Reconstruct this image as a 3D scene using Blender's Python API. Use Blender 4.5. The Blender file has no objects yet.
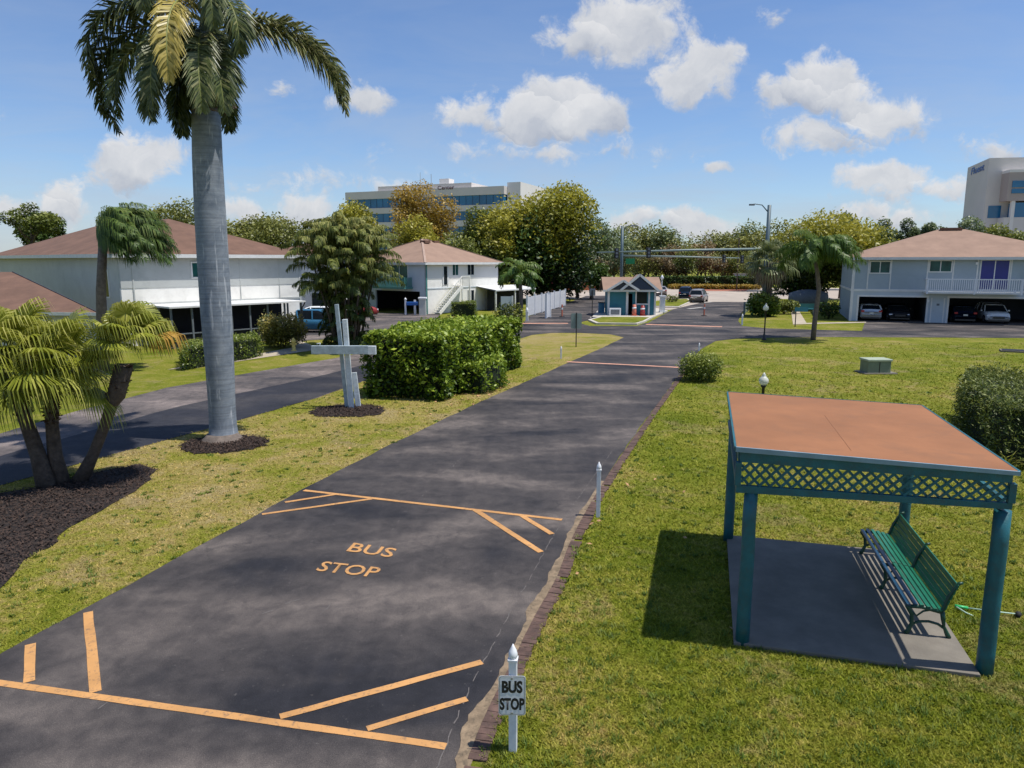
import bpy, math, random
import numpy as np
from mathutils import Vector, Matrix

R = math.radians
S = bpy.context.scene
C = S.collection
random.seed(7)
rng = np.random.default_rng(7)

# ------------------------------------------------------------------ camera
FOC, HZ, HC = 723.0, 261.0, 5.3
PITCH = math.atan((384 - HZ) / FOC)
CP, SP = math.cos(PITCH), math.sin(PITCH)

def ray(px, py):
    dx, dy = px - 512, 384 - py
    return dx, FOC * CP + dy * SP, -FOC * SP + dy * CP

def G(px, py, z=0.0):
    """surveyed point on level z"""
    d = ray(px, py); t = (z - HC) / d[2]
    return Vector((d[0] * t, d[1] * t, z))

def D(px, py, dist):
    d = ray(px, py); t = dist / d[1]
    return Vector((d[0] * t, dist, HC + d[2] * t))

cam = bpy.data.cameras.new('camera')
cam.sensor_width = 36.0
cam.lens = FOC / 1024 * 36.0
cam.clip_end = 5000
cam_o = bpy.data.objects.new('camera', cam); C.objects.link(cam_o)
cam_o.location = (0, 0, HC)
cam_o.rotation_euler = (R(90) - PITCH, 0, 0)
S.camera = cam_o

# ------------------------------------------------------------------ materials
M = {}
def newmat(name):
    m = bpy.data.materials.new(name); m.use_nodes = True
    nt = m.node_tree; b = nt.nodes['Principled BSDF']
    M[name] = m
    return m, nt, b

def N(nt, typ, **kw):
    n = nt.nodes.new(typ)
    for k, v in kw.items(): setattr(n, k, v)
    return n

def noise_tex(nt, scale, detail=4, rough=0.55, vec=None, dist=0.0):
    n = N(nt, 'ShaderNodeTexNoise'); n.inputs['Scale'].default_value = scale
    n.inputs['Detail'].default_value = detail; n.inputs['Roughness'].default_value = rough
    n.inputs['Distortion'].default_value = dist
    if vec is not None: nt.links.new(vec, n.inputs['Vector'])
    return n

def ramp(nt, fac, stops):
    r = N(nt, 'ShaderNodeValToRGB'); e = r.color_ramp.elements
    while len(e) < len(stops): e.new(0.5)
    for el, (p, c) in zip(e, stops):
        el.position = p; el.color = (*c, 1) if len(c) == 3 else c
    nt.links.new(fac, r.inputs['Fac'])
    return r

def mixc(nt, fac, a, b, blend='MIX'):
    n = N(nt, 'ShaderNodeMix', data_type='RGBA', blend_type=blend)
    for s, v in ((0, fac), (6, a), (7, b)):
        if hasattr(v, 'links') or hasattr(v, 'is_linked'): nt.links.new(v, n.inputs[s])
        elif isinstance(v, (int, float)): n.inputs[s].default_value = v
        else: n.inputs[s].default_value = (*v, 1)
    return n.outputs[2]

def math_n(nt, op, a, b=None, c=None, clamp=False):
    n = N(nt, 'ShaderNodeMath', operation=op); n.use_clamp = clamp
    for i, v in enumerate((a, b, c)):
        if v is None: continue
        if isinstance(v, (int, float)): n.inputs[i].default_value = v
        else: nt.links.new(v, n.inputs[i])
    return n.outputs[0]

def bump(nt, b, h, strength=0.3, dist=0.02):
    n = N(nt, 'ShaderNodeBump'); n.inputs['Strength'].default_value = strength
    n.inputs['Distance'].default_value = dist
    nt.links.new(h, n.inputs['Height']); nt.links.new(n.outputs[0], b.inputs['Normal'])

def mat(name, col, rough=0.6, var=0.18, scale=3.0, bmp=0.15, bscale=40, metal=0.0, spec=0.5, stain=None, stain_amt=0.4):
    m, nt, b = newmat(name)
    tc = N(nt, 'ShaderNodeTexCoord').outputs['Object']
    n1 = noise_tex(nt, scale, 5, 0.6, tc)
    lo = tuple(c * (1 - var) for c in col); hi = tuple(min(1, c * (1 + var)) for c in col)
    r = ramp(nt, n1.outputs['Fac'], [(0.3, lo), (0.7, hi)])
    out = r.outputs[0]
    if stain:
        n3 = noise_tex(nt, scale * 2.3, 8, 0.7, tc, 0.4)
        f = ramp(nt, n3.outputs['Fac'], [(0.5, (0, 0, 0)), (0.72, (1, 1, 1))])
        out = mixc(nt, math_n(nt, 'MULTIPLY', f.outputs[0], stain_amt), out, stain)
    nt.links.new(out, b.inputs['Base Color'])
    b.inputs['Roughness'].default_value = rough; b.inputs['Metallic'].default_value = metal
    b.inputs['Specular IOR Level'].default_value = spec
    if bmp:
        n2 = noise_tex(nt, bscale, 4, 0.6, tc); bump(nt, b, n2.outputs['Fac'], bmp)
    return m

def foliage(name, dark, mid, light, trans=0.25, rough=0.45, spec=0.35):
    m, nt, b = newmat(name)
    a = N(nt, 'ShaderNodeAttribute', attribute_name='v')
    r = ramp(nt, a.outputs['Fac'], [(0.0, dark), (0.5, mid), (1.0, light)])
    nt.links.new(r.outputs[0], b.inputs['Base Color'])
    b.inputs['Roughness'].default_value = rough; b.inputs['Specular IOR Level'].default_value = spec
    t = N(nt, 'ShaderNodeBsdfTranslucent'); nt.links.new(r.outputs[0], t.inputs['Color'])
    mx = N(nt, 'ShaderNodeMixShader'); mx.inputs[0].default_value = trans
    nt.links.new(b.outputs[0], mx.inputs[1]); nt.links.new(t.outputs[0], mx.inputs[2])
    nt.links.new(mx.outputs[0], nt.nodes['Material Output'].inputs['Surface'])
    return m

def grass_colour(nt, dry):
    geo = N(nt, 'ShaderNodeNewGeometry').outputs['Position']
    mp = N(nt, 'ShaderNodeMapping'); mp.inputs['Scale'].default_value = (1, 1, 0); nt.links.new(geo, mp.inputs['Vector'])
    p = mp.outputs[0]
    a = noise_tex(nt, 0.16, 4, 0.55, p, 0.3).outputs['Fac']
    b = noise_tex(nt, 0.8, 5, 0.6, p, 0.5).outputs['Fac']
    c = noise_tex(nt, 6.5, 5, 0.7, p).outputs['Fac']
    d = noise_tex(nt, 34, 3, 0.7, p).outputs['Fac']
    s = math_n(nt, 'MULTIPLY', a, 0.50)
    s = math_n(nt, 'MULTIPLY_ADD', b, 0.52, s)
    s = math_n(nt, 'MULTIPLY_ADD', c, 0.44, s)
    s = math_n(nt, 'MULTIPLY_ADD', d, 0.14, s)
    s = math_n(nt, 'ADD', s, dry - 0.80)
    r = ramp(nt, s, [(0.28, (0.090, 0.130, 0.010)), (0.42, (0.170, 0.200, 0.017)), (0.54, (0.255, 0.255, 0.038)),
                     (0.65, (0.380, 0.300, 0.105)), (0.80, (0.450, 0.350, 0.200))])
    e = noise_tex(nt, 0.55, 6, 0.62, p, 0.8).outputs['Fac']
    pm = ramp(nt, math_n(nt, 'MULTIPLY_ADD', math_n(nt, 'SUBTRACT', c, .5), .35, e), [(0.545, (0, 0, 0)), (0.66, (1, 1, 1))]).outputs[0]
    col = mixc(nt, math_n(nt, 'MULTIPLY', pm, .75 if dry > .55 else .5), r.outputs[0], (0.36, 0.275, 0.15))
    return col, c, d

for nm, dry in (('grass_lawn', 0.493), ('grass_dry', 0.60), ('grass_far', 0.49)):
    m, nt, b = newmat(nm)
    col, c, d = grass_colour(nt, dry)
    k = N(nt, 'ShaderNodeMix', data_type='RGBA', blend_type='MULTIPLY'); k.inputs[0].default_value = 1
    rr = ramp(nt, d, [(0.25, (0.55, 0.57, 0.5)), (0.7, (1.02, 1.03, .95))])
    nt.links.new(col, k.inputs[6]); nt.links.new(rr.outputs[0], k.inputs[7])
    nt.links.new(k.outputs[2], b.inputs['Base Color']); b.inputs['Roughness'].default_value = 0.95
    b.inputs['Specular IOR Level'].default_value = 0.1
    h = math_n(nt, 'ADD', c, d); bump(nt, b, h, 0.8, 0.06)
for nm, dry in (('blade_lawn', 0.497), ('blade_dry', 0.60)):
    m, nt, b = newmat(nm)
    col, c, d = grass_colour(nt, dry)
    a = N(nt, 'ShaderNodeAttribute', attribute_name='v')
    rr = ramp(nt, a.outputs['Fac'], [(0.0, (0.85, 0.88, 0.7)), (0.6, (1.3, 1.27, 1.1)), (1.0, (1.75, 1.6, 1.5))])
    col = mixc(nt, 1.0, col, rr.outputs[0], 'MULTIPLY')
    nt.links.new(col, b.inputs['Base Color']); b.inputs['Roughness'].default_value = 0.6
    b.inputs['Specular IOR Level'].default_value = 0.2
    t = N(nt, 'ShaderNodeBsdfTranslucent'); nt.links.new(col, t.inputs['Color'])
    mx = N(nt, 'ShaderNodeMixShader'); mx.inputs[0].default_value = 0.3
    nt.links.new(b.outputs[0], mx.inputs[1]); nt.links.new(t.outputs[0], mx.inputs[2])
    nt.links.new(mx.outputs[0], nt.nodes['Material Output'].inputs['Surface'])

def asphalt(name, base, light, dark):
    m, nt, b = newmat(name)
    geo = N(nt, 'ShaderNodeNewGeometry').outputs['Position']
    mp = N(nt, 'ShaderNodeMapping'); mp.inputs['Rotation'].default_value = (0, 0, R(-40)); mp.inputs['Scale'].default_value = (0.26, 0.52, 1)
    nt.links.new(geo, mp.inputs['Vector'])
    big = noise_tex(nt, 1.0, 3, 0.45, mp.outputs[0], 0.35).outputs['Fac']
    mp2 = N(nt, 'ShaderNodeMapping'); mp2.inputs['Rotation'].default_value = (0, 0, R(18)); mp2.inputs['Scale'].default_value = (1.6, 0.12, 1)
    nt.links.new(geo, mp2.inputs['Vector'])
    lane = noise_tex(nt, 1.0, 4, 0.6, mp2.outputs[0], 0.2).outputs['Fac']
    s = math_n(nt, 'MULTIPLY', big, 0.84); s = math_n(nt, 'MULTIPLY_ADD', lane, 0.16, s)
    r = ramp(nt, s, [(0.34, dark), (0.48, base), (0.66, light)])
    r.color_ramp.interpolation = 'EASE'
    mid = noise_tex(nt, 3.0, 6, 0.65, geo, 0.4).outputs['Fac']
    mr = ramp(nt, mid, [(0.32, (0.66, 0.66, 0.68)), (0.68, (1.30, 1.28, 1.24))])
    col = mixc(nt, 1.0, r.outputs[0], mr.outputs[0], 'MULTIPLY')
    fine = noise_tex(nt, 75, 3, 0.8, geo).outputs['Fac']
    fr = ramp(nt, fine, [(0.3, (0.55, 0.55, 0.57)), (0.60, (1.15, 1.14, 1.12)), (0.76, (2.6, 2.5, 2.35))])
    col = mixc(nt, 1.0, col, fr.outputs[0], 'MULTIPLY')
    sp = noise_tex(nt, 9.0, 8, 0.8, geo).outputs['Fac']
    sr = ramp(nt, sp, [(0.60, (0, 0, 0)), (0.70, (1, 1, 1))])
    col = mixc(nt, math_n(nt, 'MULTIPLY', sr.outputs[0], 0.35), col, (0.22, 0.20, 0.18))
    vo = N(nt, 'ShaderNodeTexVoronoi', feature='DISTANCE_TO_EDGE'); vo.inputs['Scale'].default_value = 0.42
    wn = noise_tex(nt, 1.6, 4, 0.6, geo)
    va = N(nt, 'ShaderNodeVectorMath', operation='MULTIPLY_ADD'); nt.links.new(wn.outputs['Color'], va.inputs[0])
    va.inputs[1].default_value = (1.2, 1.2, 0); nt.links.new(geo, va.inputs[2]); nt.links.new(va.outputs[0], vo.inputs['Vector'])
    cr = ramp(nt, vo.outputs['Distance'], [(0.0, (1, 1, 1)), (0.006, (0, 0, 0))])
    msk = ramp(nt, noise_tex(nt, 0.5, 2, 0.5, geo).outputs['Fac'], [(0.53, (0, 0, 0)), (0.6, (1, 1, 1))])
    col = mixc(nt, math_n(nt, 'MULTIPLY', math_n(nt, 'MULTIPLY', cr.outputs[0], msk.outputs[0]), 0.5), col, (0.015, 0.015, 0.016))
    nt.links.new(col, b.inputs['Base Color'])
    b.inputs['Roughness'].default_value = 0.78; b.inputs['Specular IOR Level'].default_value = 0.35
    bump(nt, b, fine, 0.35, 0.01)
    return m
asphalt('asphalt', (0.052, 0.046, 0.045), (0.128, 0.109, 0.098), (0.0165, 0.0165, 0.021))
asphalt('asphalt_dark', (0.024, 0.025, 0.033), (0.050, 0.047, 0.050), (0.013, 0.015, 0.022))
asphalt('asphalt_old', (0.105, 0.090, 0.085), (0.21, 0.175, 0.16), (0.045, 0.043, 0.048))

def paint_mat(name, col, worn):
    m, nt, b = newmat(name)
    geo = N(nt, 'ShaderNodeNewGeometry').outputs['Position']
    n = noise_tex(nt, 14, 8, 0.75, geo, 0.3).outputs['Fac']
    n2 = noise_tex(nt, 1.2, 4, 0.6, geo).outputs['Fac']
    c = ramp(nt, n2, [(0.3, tuple(x * 0.8 for x in col)), (0.7, tuple(min(1, x * 1.12) for x in col))]).outputs[0]
    w = ramp(nt, n, [(0.53, (0, 0, 0)), (0.66, (1, 1, 1))]).outputs[0]
    c = mixc(nt, math_n(nt, 'MULTIPLY', w, worn), c, (0.12, 0.09, 0.07))
    nt.links.new(c, b.inputs['Base Color']); b.inputs['Roughness'].default_value = 0.7
    bump(nt, b, noise_tex(nt, 70, 3, 0.7, geo).outputs['Fac'], 0.3, 0.01)
paint_mat('paint_orange', (0.55, 0.28, 0.095), 0.75)
paint_mat('paint_pink', (0.60, 0.30, 0.20), 0.7)
paint_mat('paint_white', (0.55, 0.52, 0.48), 0.8)

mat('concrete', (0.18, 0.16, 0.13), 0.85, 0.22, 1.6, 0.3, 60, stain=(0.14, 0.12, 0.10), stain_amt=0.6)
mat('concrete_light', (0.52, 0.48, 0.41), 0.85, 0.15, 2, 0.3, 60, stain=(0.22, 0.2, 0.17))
mat('road_pale', (0.40, 0.34, 0.28), 0.9, 0.15, 0.3, 0.2, 30)
mat('sidewalk', (0.42, 0.36, 0.27), 0.9, 0.15, 1, 0.2, 30)
mat('mulch', (0.020, 0.013, 0.010), 0.95, 0.6, 6, 0.9, 30)
mat('mulch_chip', (0.052, 0.031, 0.022), 0.9, 0.5, 9, 0.4, 30)
mat('sand', (0.22, 0.16, 0.10), 0.95, 0.4, 5, 0.5, 30, stain=(0.06, 0.05, 0.035), stain_amt=.9)
mat('brick_edge', (0.105, 0.062, 0.048), 0.9, 0.5, 4, 0.5, 30, stain=(0.05, 0.035, 0.03), stain_amt=0.7)
mat('brick_paver', (0.34, 0.13, 0.08), 0.9, 0.25, 1.2, 0.3, 10)
mat('brick_wall', (0.42, 0.13, 0.06), 0.9, 0.2, 1.5, 0.2, 10)
mat('crack_fill', (0.125, 0.112, 0.105), 0.9, 0.4, 9, 0.3, 60)
mat('teal_paint', (0.011, 0.105, 0.130), 0.5, 0.25, 4, 0.25, 50, stain=(0.035, 0.075, 0.08), stain_amt=0.8)
mat('teal_edge', (0.20, 0.30, 0.36), 0.5, 0.15, 4)
mat('roof_panel', (0.285, 0.120, 0.050), 0.9, 0.14, 0.9, 0.2, 60, stain=(0.21, 0.10, 0.05), stain_amt=0.6)
mat('roof_seam', (0.255, 0.108, 0.047), 0.8, 0.2, 5)
mat('bench_green', (0.010, 0.135, 0.075), 0.35, 0.25, 6, 0.1, 50)
mat('bench_blue', (0.010, 0.055, 0.105), 0.35, 0.25, 6, 0.1, 50)
mat('bench_iron', (0.008, 0.055, 0.032), 0.4, 0.25, 6, 0.1, 50)
mat('white_paint', (0.74, 0.75, 0.77), 0.5, 0.06, 4, 0.08, 40, stain=(0.45, 0.44, 0.42), stain_amt=0.35)
mat('white_trim', (0.66, 0.66, 0.64), 0.6, 0.08, 2, 0)
mat('grey_wood', (0.36, 0.43, 0.46), 0.6, 0.2, 5, 0.2, 40, stain=(0.16, 0.17, 0.17))
mat('grey_wood_pale', (0.60, 0.65, 0.67), 0.6, 0.15, 5, 0.2, 40, stain=(0.25, 0.26, 0.25))
mat('sign_white', (0.70, 0.71, 0.72), 0.4, 0.05, 8, 0.03, 40, stain=(0.5, 0.5, 0.48), stain_amt=0.3)
mat('sign_black', (0.014, 0.014, 0.016), 0.5, 0.1, 8, 0)
mat('metal_grey', (0.34, 0.35, 0.36), 0.4, 0.15, 8, 0.05, 60, metal=0.5)
mat('pole_teal', (0.13, 0.20, 0.215), 0.5, 0.15, 1, 0)
mat('pole_slate', (0.070, 0.115, 0.140), 0.5, 0.15, 1, 0)
mat('pole_pale', (0.20, 0.26, 0.25), 0.5, 0.12, 1, 0)
mat('black_metal', (0.012, 0.012, 0.013), 0.4, 0.3, 5, 0.05)
mat('shingle_brown', (0.160, 0.088, 0.058), 0.95, 0.20, 0.8, 0.4, 14, stain=(0.11, 0.06, 0.045), stain_amt=0.6)
mat('shingle_pink', (0.30, 0.195, 0.140), 0.95, 0.12, 0.8, 0.4, 12, stain=(0.24, 0.155, 0.11), stain_amt=0.5)
mat('ridge_pink', (0.38, 0.27, 0.21), 0.95, 0.12, 2, 0.2, 12)
mat('stucco_blue', (0.330, 0.395, 0.440), 0.85, 0.06, 0.7, 0.15, 12, stain=(0.28, 0.33, 0.37), stain_amt=0.4)
mat('stucco_blue_pale', (0.46, 0.52, 0.56), 0.85, 0.06, 0.7, 0.15, 12)
mat('stucco_grey', (0.46, 0.475, 0.455), 0.85, 0.07, 0.7, 0.15, 12, stain=(0.33, 0.345, 0.335), stain_amt=0.4)
mat('stucco_white', (0.82, 0.80, 0.74), 0.85, 0.06, 0.7, 0.15, 12, stain=(0.5, 0.47, 0.42), stain_amt=0.35)
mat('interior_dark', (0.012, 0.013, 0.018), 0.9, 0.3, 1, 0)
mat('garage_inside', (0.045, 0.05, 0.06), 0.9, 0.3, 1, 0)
mat('glass_dark', (0.012, 0.018, 0.024), 0.08, 0.2, 1, 0, spec=0.3)
mat('glass_green', (0.015, 0.07, 0.065), 0.12, 0.5, 1, 0, spec=0.3)
mat('glass_blue', (0.008, 0.125, 0.26), 0.15, 0.3, 0.2, 0, spec=0.6)
mat('blind_blue', (0.020, 0.024, 0.19), 0.4, 0.1, 1, 0)
mat('teal_green', (0.06, 0.20, 0.18), 0.5, 0.1, 1, 0)
mat('kiosk_teal', (0.022, 0.155, 0.200), 0.6, 0.15, 1, 0.05)
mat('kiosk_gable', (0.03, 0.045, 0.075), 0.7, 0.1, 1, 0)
mat('office_beige', (0.62, 0.58, 0.54), 0.8, 0.06, 0.15, 0.1, 3)
mat('office_pink', (0.41, 0.345, 0.31), 0.8, 0.06, 0.15, 0.1, 3)
mat('office_white', (0.72, 0.69, 0.65), 0.8, 0.05, 0.15, 0)
mat('sign_red', (0.09, 0.02, 0.025), 0.6, 0.1, 1, 0)
mat('sign_blue', (0.01, 0.09, 0.35), 0.5, 0.1, 1, 0)
mat('sign_green', (0.0, 0.16, 0.06), 0.4, 0.1, 1, 0)
mat('orange_plastic', (0.52, 0.15, 0.09), 0.5, 0.1, 2, 0)
mat('yellow_paint', (0.85, 0.62, 0.16), 0.5, 0.1, 3, 0.1)
mat('utility_green', (0.17, 0.21, 0.14), 0.6, 0.15, 3, 0.1, 30, stain=(0.1, 0.12, 0.08))
mat('utility_top', (0.36, 0.41, 0.30), 0.6, 0.12, 3, 0.1, 30)
mat('hose_green', (0.05, 0.50, 0.15), 0.4, 0.1, 3, 0)
mat('tool_pale', (0.45, 0.62, 0.50), 0.4, 0.1, 3, 0)
mat('car_blue', (0.05, 0.19, 0.33), 0.25, 0.03, 2, 0, metal=0.3, spec=0.6)
mat('car_navy', (0.01, 0.025, 0.055), 0.2, 0.03, 2, 0, metal=0.3, spec=0.6)
mat('car_silver', (0.40, 0.38, 0.39), 0.3, 0.03, 2, 0, metal=0.5, spec=0.6)
mat('car_white', (0.86, 0.87, 0.88), 0.3, 0.03, 2, 0, spec=0.6)
mat('car_red', (0.30, 0.03, 0.025), 0.3, 0.03, 2, 0, spec=0.6)
mat('car_dark', (0.02, 0.02, 0.022), 0.3, 0.03, 2, 0, spec=0.6)
mat('tyre', (0.014, 0.014, 0.015), 0.85, 0.1, 5, 0)
mat('rim', (0.42, 0.42, 0.44), 0.35, 0.1, 5, 0, metal=0.8)
mat('tail_red', (0.45, 0.015, 0.012), 0.3, 0.05, 5, 0)
mat('lamp_clear', (0.75, 0.76, 0.78), 0.2, 0.05, 5, 0)
mat('plate', (0.62, 0.60, 0.50), 0.5, 0.05, 5, 0)
mat('palm_trunk_fibre', (0.070, 0.042, 0.027), 0.95, 0.5, 8, 0.8, 30)
mat('palm_trunk_grey', (0.15, 0.12, 0.10), 0.9, 0.35, 6, 0.6, 25, stain=(0.09, 0.07, 0.055), stain_amt=0.7)
mat('bark', (0.085, 0.065, 0.05), 0.95, 0.35, 5, 0.6, 20)
mat('dead_leaf', (0.42, 0.24, 0.11), 0.8, 0.4, 30, 0.2, 40)
mat('fruit_purple', (0.055, 0.022, 0.028), 0.7, 0.6, 12, 0.2, 40)
mat('cover_grey', (0.13, 0.15, 0.17), 0.7, 0.2, 4, 0.1)
mat('rubber_black', (0.012, 0.012, 0.012), 0.8, 0.2, 4, 0)

# globe glass
m, nt, b = newmat('globe_glass')
b.inputs['Base Color'].default_value = (0.85, 0.85, 0.74, 1); b.inputs['Roughness'].default_value = 0.25
b.inputs['Transmission Weight'].default_value = 0.35
# royal palm trunk: smooth grey with faint rings and pale scars
m, nt, b = newmat('royal_trunk')
tc = N(nt, 'ShaderNodeTexCoord').outputs['Object']
mp = N(nt, 'ShaderNodeMapping'); mp.inputs['Scale'].default_value = (0.3, 0.3, 7.5); nt.links.new(tc, mp.inputs['Vector'])
rings = noise_tex(nt, 2.2, 5, 0.6, mp.outputs[0], 0.15).outputs['Fac']
patch = noise_tex(nt, 1.9, 8, 0.72, tc, 0.9).outputs['Fac']
mp3 = N(nt, 'ShaderNodeMapping'); mp3.inputs['Scale'].default_value = (6, 6, 0.7); mp3.inputs['Rotation'].default_value = (0.15, 0.1, 0)
nt.links.new(tc, mp3.inputs['Vector'])
scr = noise_tex(nt, 1.3, 4, 0.6, mp3.outputs[0], 0.2).outputs['Fac']
c1 = ramp(nt, patch, [(0.32, (0.130, 0.160, 0.200)), (0.68, (0.275, 0.300, 0.330))]).outputs[0]
c2 = ramp(nt, rings, [(0.35, (0.80, 0.80, 0.80)), (0.58, (1.07, 1.08, 1.08))]).outputs[0]
col = mixc(nt, 1.0, c1, c2, 'MULTIPLY')
sc = ramp(nt, scr, [(0.58, (0, 0, 0)), (0.66, (1, 1, 1))]).outputs[0]
col = mixc(nt, math_n(nt, 'MULTIPLY', sc, 0.7), col, (0.50, 0.52, 0.54))
nt.links.new(col, b.inputs['Base Color']); b.inputs['Roughness'].default_value = 0.8
bump(nt, b, rings, 0.25, 0.02)

foliage('f_royal', (0.026, 0.050, 0.014), (0.125, 0.150, 0.050), (0.44, 0.40, 0.20), 0.2, 0.4)
foliage('f_royal_gold', (0.14, 0.13, 0.02), (0.40, 0.32, 0.07), (0.62, 0.50, 0.17), 0.2, 0.4)
foliage('f_fan', (0.090, 0.125, 0.012), (0.29, 0.31, 0.035), (0.56, 0.52, 0.14), 0.3, 0.4)
foliage('f_fan_dry', (0.30, 0.17, 0.03), (0.52, 0.30, 0.05), (0.62, 0.42, 0.13), 0.3, 0.6)
foliage('f_queen', (0.024, 0.060, 0.010), (0.095, 0.150, 0.025), (0.32, 0.35, 0.09), 0.25)
foliage('f_queen_bright', (0.030, 0.085, 0.010), (0.105, 0.17, 0.025), (0.25, 0.30, 0.07), 0.3)
foliage('f_areca', (0.018, 0.042, 0.007), (0.125, 0.150, 0.020), (0.48, 0.44, 0.14), 0.25, 0.55)
foliage('f_sabal', (0.05, 0.08, 0.02), (0.17, 0.20, 0.07), (0.38, 0.38, 0.20), 0.2)
foliage('f_sabal_dead', (0.10, 0.08, 0.05), (0.24, 0.19, 0.13), (0.36, 0.3, 0.22), 0.1, 0.8)
foliage('f_clusia', (0.014, 0.045, 0.004), (0.13, 0.205, 0.014), (0.42, 0.50, 0.06), 0.25, 0.42, 0.3)
foliage('f_bush', (0.020, 0.050, 0.006), (0.12, 0.17, 0.018), (0.30, 0.33, 0.06), 0.2, 0.4)
foliage('f_bush_red', (0.05, 0.06, 0.008), (0.20, 0.19, 0.03), (0.38, 0.30, 0.08), 0.2, 0.4)
foliage('f_podo', (0.020, 0.040, 0.006), (0.095, 0.130, 0.020), (0.25, 0.27, 0.06), 0.15, 0.5)
foliage('f_yellow', (0.085, 0.095, 0.008), (0.235, 0.235, 0.020), (0.42, 0.38, 0.05), 0.3)
foliage('f_orange', (0.18, 0.115, 0.014), (0.42, 0.28, 0.035), (0.44, 0.30, 0.07), 0.3)
foliage('f_dark', (0.008, 0.022, 0.004), (0.036, 0.075, 0.011), (0.105, 0.165, 0.028), 0.15)
foliage('f_mid', (0.024, 0.042, 0.006), (0.100, 0.130, 0.018), (0.24, 0.26, 0.05), 0.2)
foliage('f_olive', (0.050, 0.065, 0.012), (0.150, 0.165, 0.028), (0.28, 0.28, 0.07), 0.2)
foliage('f_greygreen', (0.040, 0.060, 0.026), (0.110, 0.150, 0.060), (0.22, 0.27, 0.12), 0.2)
foliage('f_brown', (0.075, 0.050, 0.022), (0.20, 0.14, 0.06), (0.33, 0.25, 0.12), 0.2)

# ------------------------------------------------------------------ mesh helpers
class MB:
    def __init__(s): s.v = []; s.f = []; s.vals = []
    def poly(s, pts):
        i = len(s.v); s.v += [tuple(p) for p in pts]; s.f.append(tuple(range(i, i + len(pts)))); return s
    def box(s, x0, x1, y0, y1, z0, z1, T=None):
        c = [(x0, y0, z0), (x1, y0, z0), (x1, y1, z0), (x0, y1, z0), (x0, y0, z1), (x1, y0, z1), (x1, y1, z1), (x0, y1, z1)]
        if T: c = [tuple(T(Vector(p))) for p in c]
        i = len(s.v); s.v += c
        s.f += [tuple(i + k for k in q) for q in ((0, 3, 2, 1), (4, 5, 6, 7), (0, 1, 5, 4), (1, 2, 6, 5), (2, 3, 7, 6), (3, 0, 4, 7))]
        return s
    def beam(s, p, q, w, h, up=(0, 0, 1)):
        p, q = Vector(p), Vector(q); a = (q - p).normalized(); u = Vector(up)
        if abs(a.dot(u)) > 0.98: u = Vector((0, 1, 0))
        r = a.cross(u).normalized(); t = r.cross(a)
        c = []
        for o in (p, q):
            for sx, sz in ((-1, -1), (1, -1), (1, 1), (-1, 1)): c.append(tuple(o + r * sx * w / 2 + t * sz * h / 2))
        i = len(s.v); s.v += c
        s.f += [tuple(i + k for k in q) for q in ((0, 1, 2, 3), (7, 6, 5, 4), (0, 4, 5, 1), (1, 5, 6, 2), (2, 6, 7, 3), (3, 7, 4, 0))]
        return s
    def tube(s, pts, rad, n=10, cap=True):
        pts = [Vector(p) for p in pts]
        if not hasattr(rad, '__len__'): rad = [rad] * len(pts)
        i0 = len(s.v); prev = None
        for k, p in enumerate(pts):
            a = (pts[min(k + 1, len(pts) - 1)] - pts[max(k - 1, 0)]).normalized()
            if prev is None:
                u = Vector((1, 0, 0)) if abs(a.x) < 0.9 else Vector((0, 1, 0))
            else: u = prev
            u = (u - a * u.dot(a)).normalized(); w = a.cross(u); prev = u
            for j in range(n):
                t = 2 * math.pi * j / n
                s.v.append(tuple(p + (u * math.cos(t) + w * math.sin(t)) * rad[k]))
        for k in range(len(pts) - 1):
            for j in range(n):
                a = i0 + k * n + j; b_ = i0 + k * n + (j + 1) % n
                s.f.append((a, b_, b_ + n, a + n))
        if cap:
            s.f.append(tuple(i0 + j for j in reversed(range(n))))
            s.f.append(tuple(i0 + (len(pts) - 1) * n + j for j in range(n)))
        return s
    def lathe(s, prof, c=(0, 0, 0), n=16):
        c = Vector(c); return s.tube([c + Vector((0, 0, z)) for z, r in prof], [max(r, 1e-3) for z, r in prof], n)
    def prism(s, pts, z0, z1):
        n = len(pts); i = len(s.v)
        s.v += [(p[0], p[1], z0) for p in pts] + [(p[0], p[1], z1) for p in pts]
        s.f.append(tuple(reversed(range(i, i + n)))); s.f.append(tuple(range(i + n, i + 2 * n)))
        for k in range(n): s.f.append((i + k, i + (k + 1) % n, i + n + (k + 1) % n, i + n + k))
        return s
    def strip(s, L, Rr):
        for k in range(len(L) - 1): s.poly([L[k], Rr[k], Rr[k + 1], L[k + 1]])
        return s
    def build(s, name, m, parent=None, smooth=False, bevel=0, T=None):
        me = bpy.data.meshes.new(name)
        v = s.v if T is None else [tuple(T(Vector(p))) for p in s.v]
        me.from_pydata(v, [], s.f)
        me.materials.append(M[m]); me.update()
        if s.vals:
            a = me.attributes.new('v', 'FLOAT', 'FACE'); a.data.foreach_set('value', s.vals)
        if smooth: me.polygons.foreach_set('use_smooth', [True] * len(me.polygons))
        o = bpy.data.objects.new(name, me); C.objects.link(o)
        if parent: o.parent = parent
        if bevel:
            md = o.modifiers.new('bevel', 'BEVEL'); md.width = bevel; md.segments = 2; md.limit_method = 'ANGLE'; md.angle_limit = R(40)
        return o

def tag(o, label=None, cat=None, group=None, kind=None):
    if label: o['label'] = label
    if cat: o['category'] = cat
    if group: o['group'] = group
    if kind: o['kind'] = kind
    return o

def thing(name, label, cat, loc=(0, 0, 0), rz=0, group=None):
    o = bpy.data.objects.new(name, None); C.objects.link(o); o.empty_display_size = 0.3
    o.location = loc; o.rotation_euler = (0, 0, rz)
    return tag(o, label, cat, group)

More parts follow.
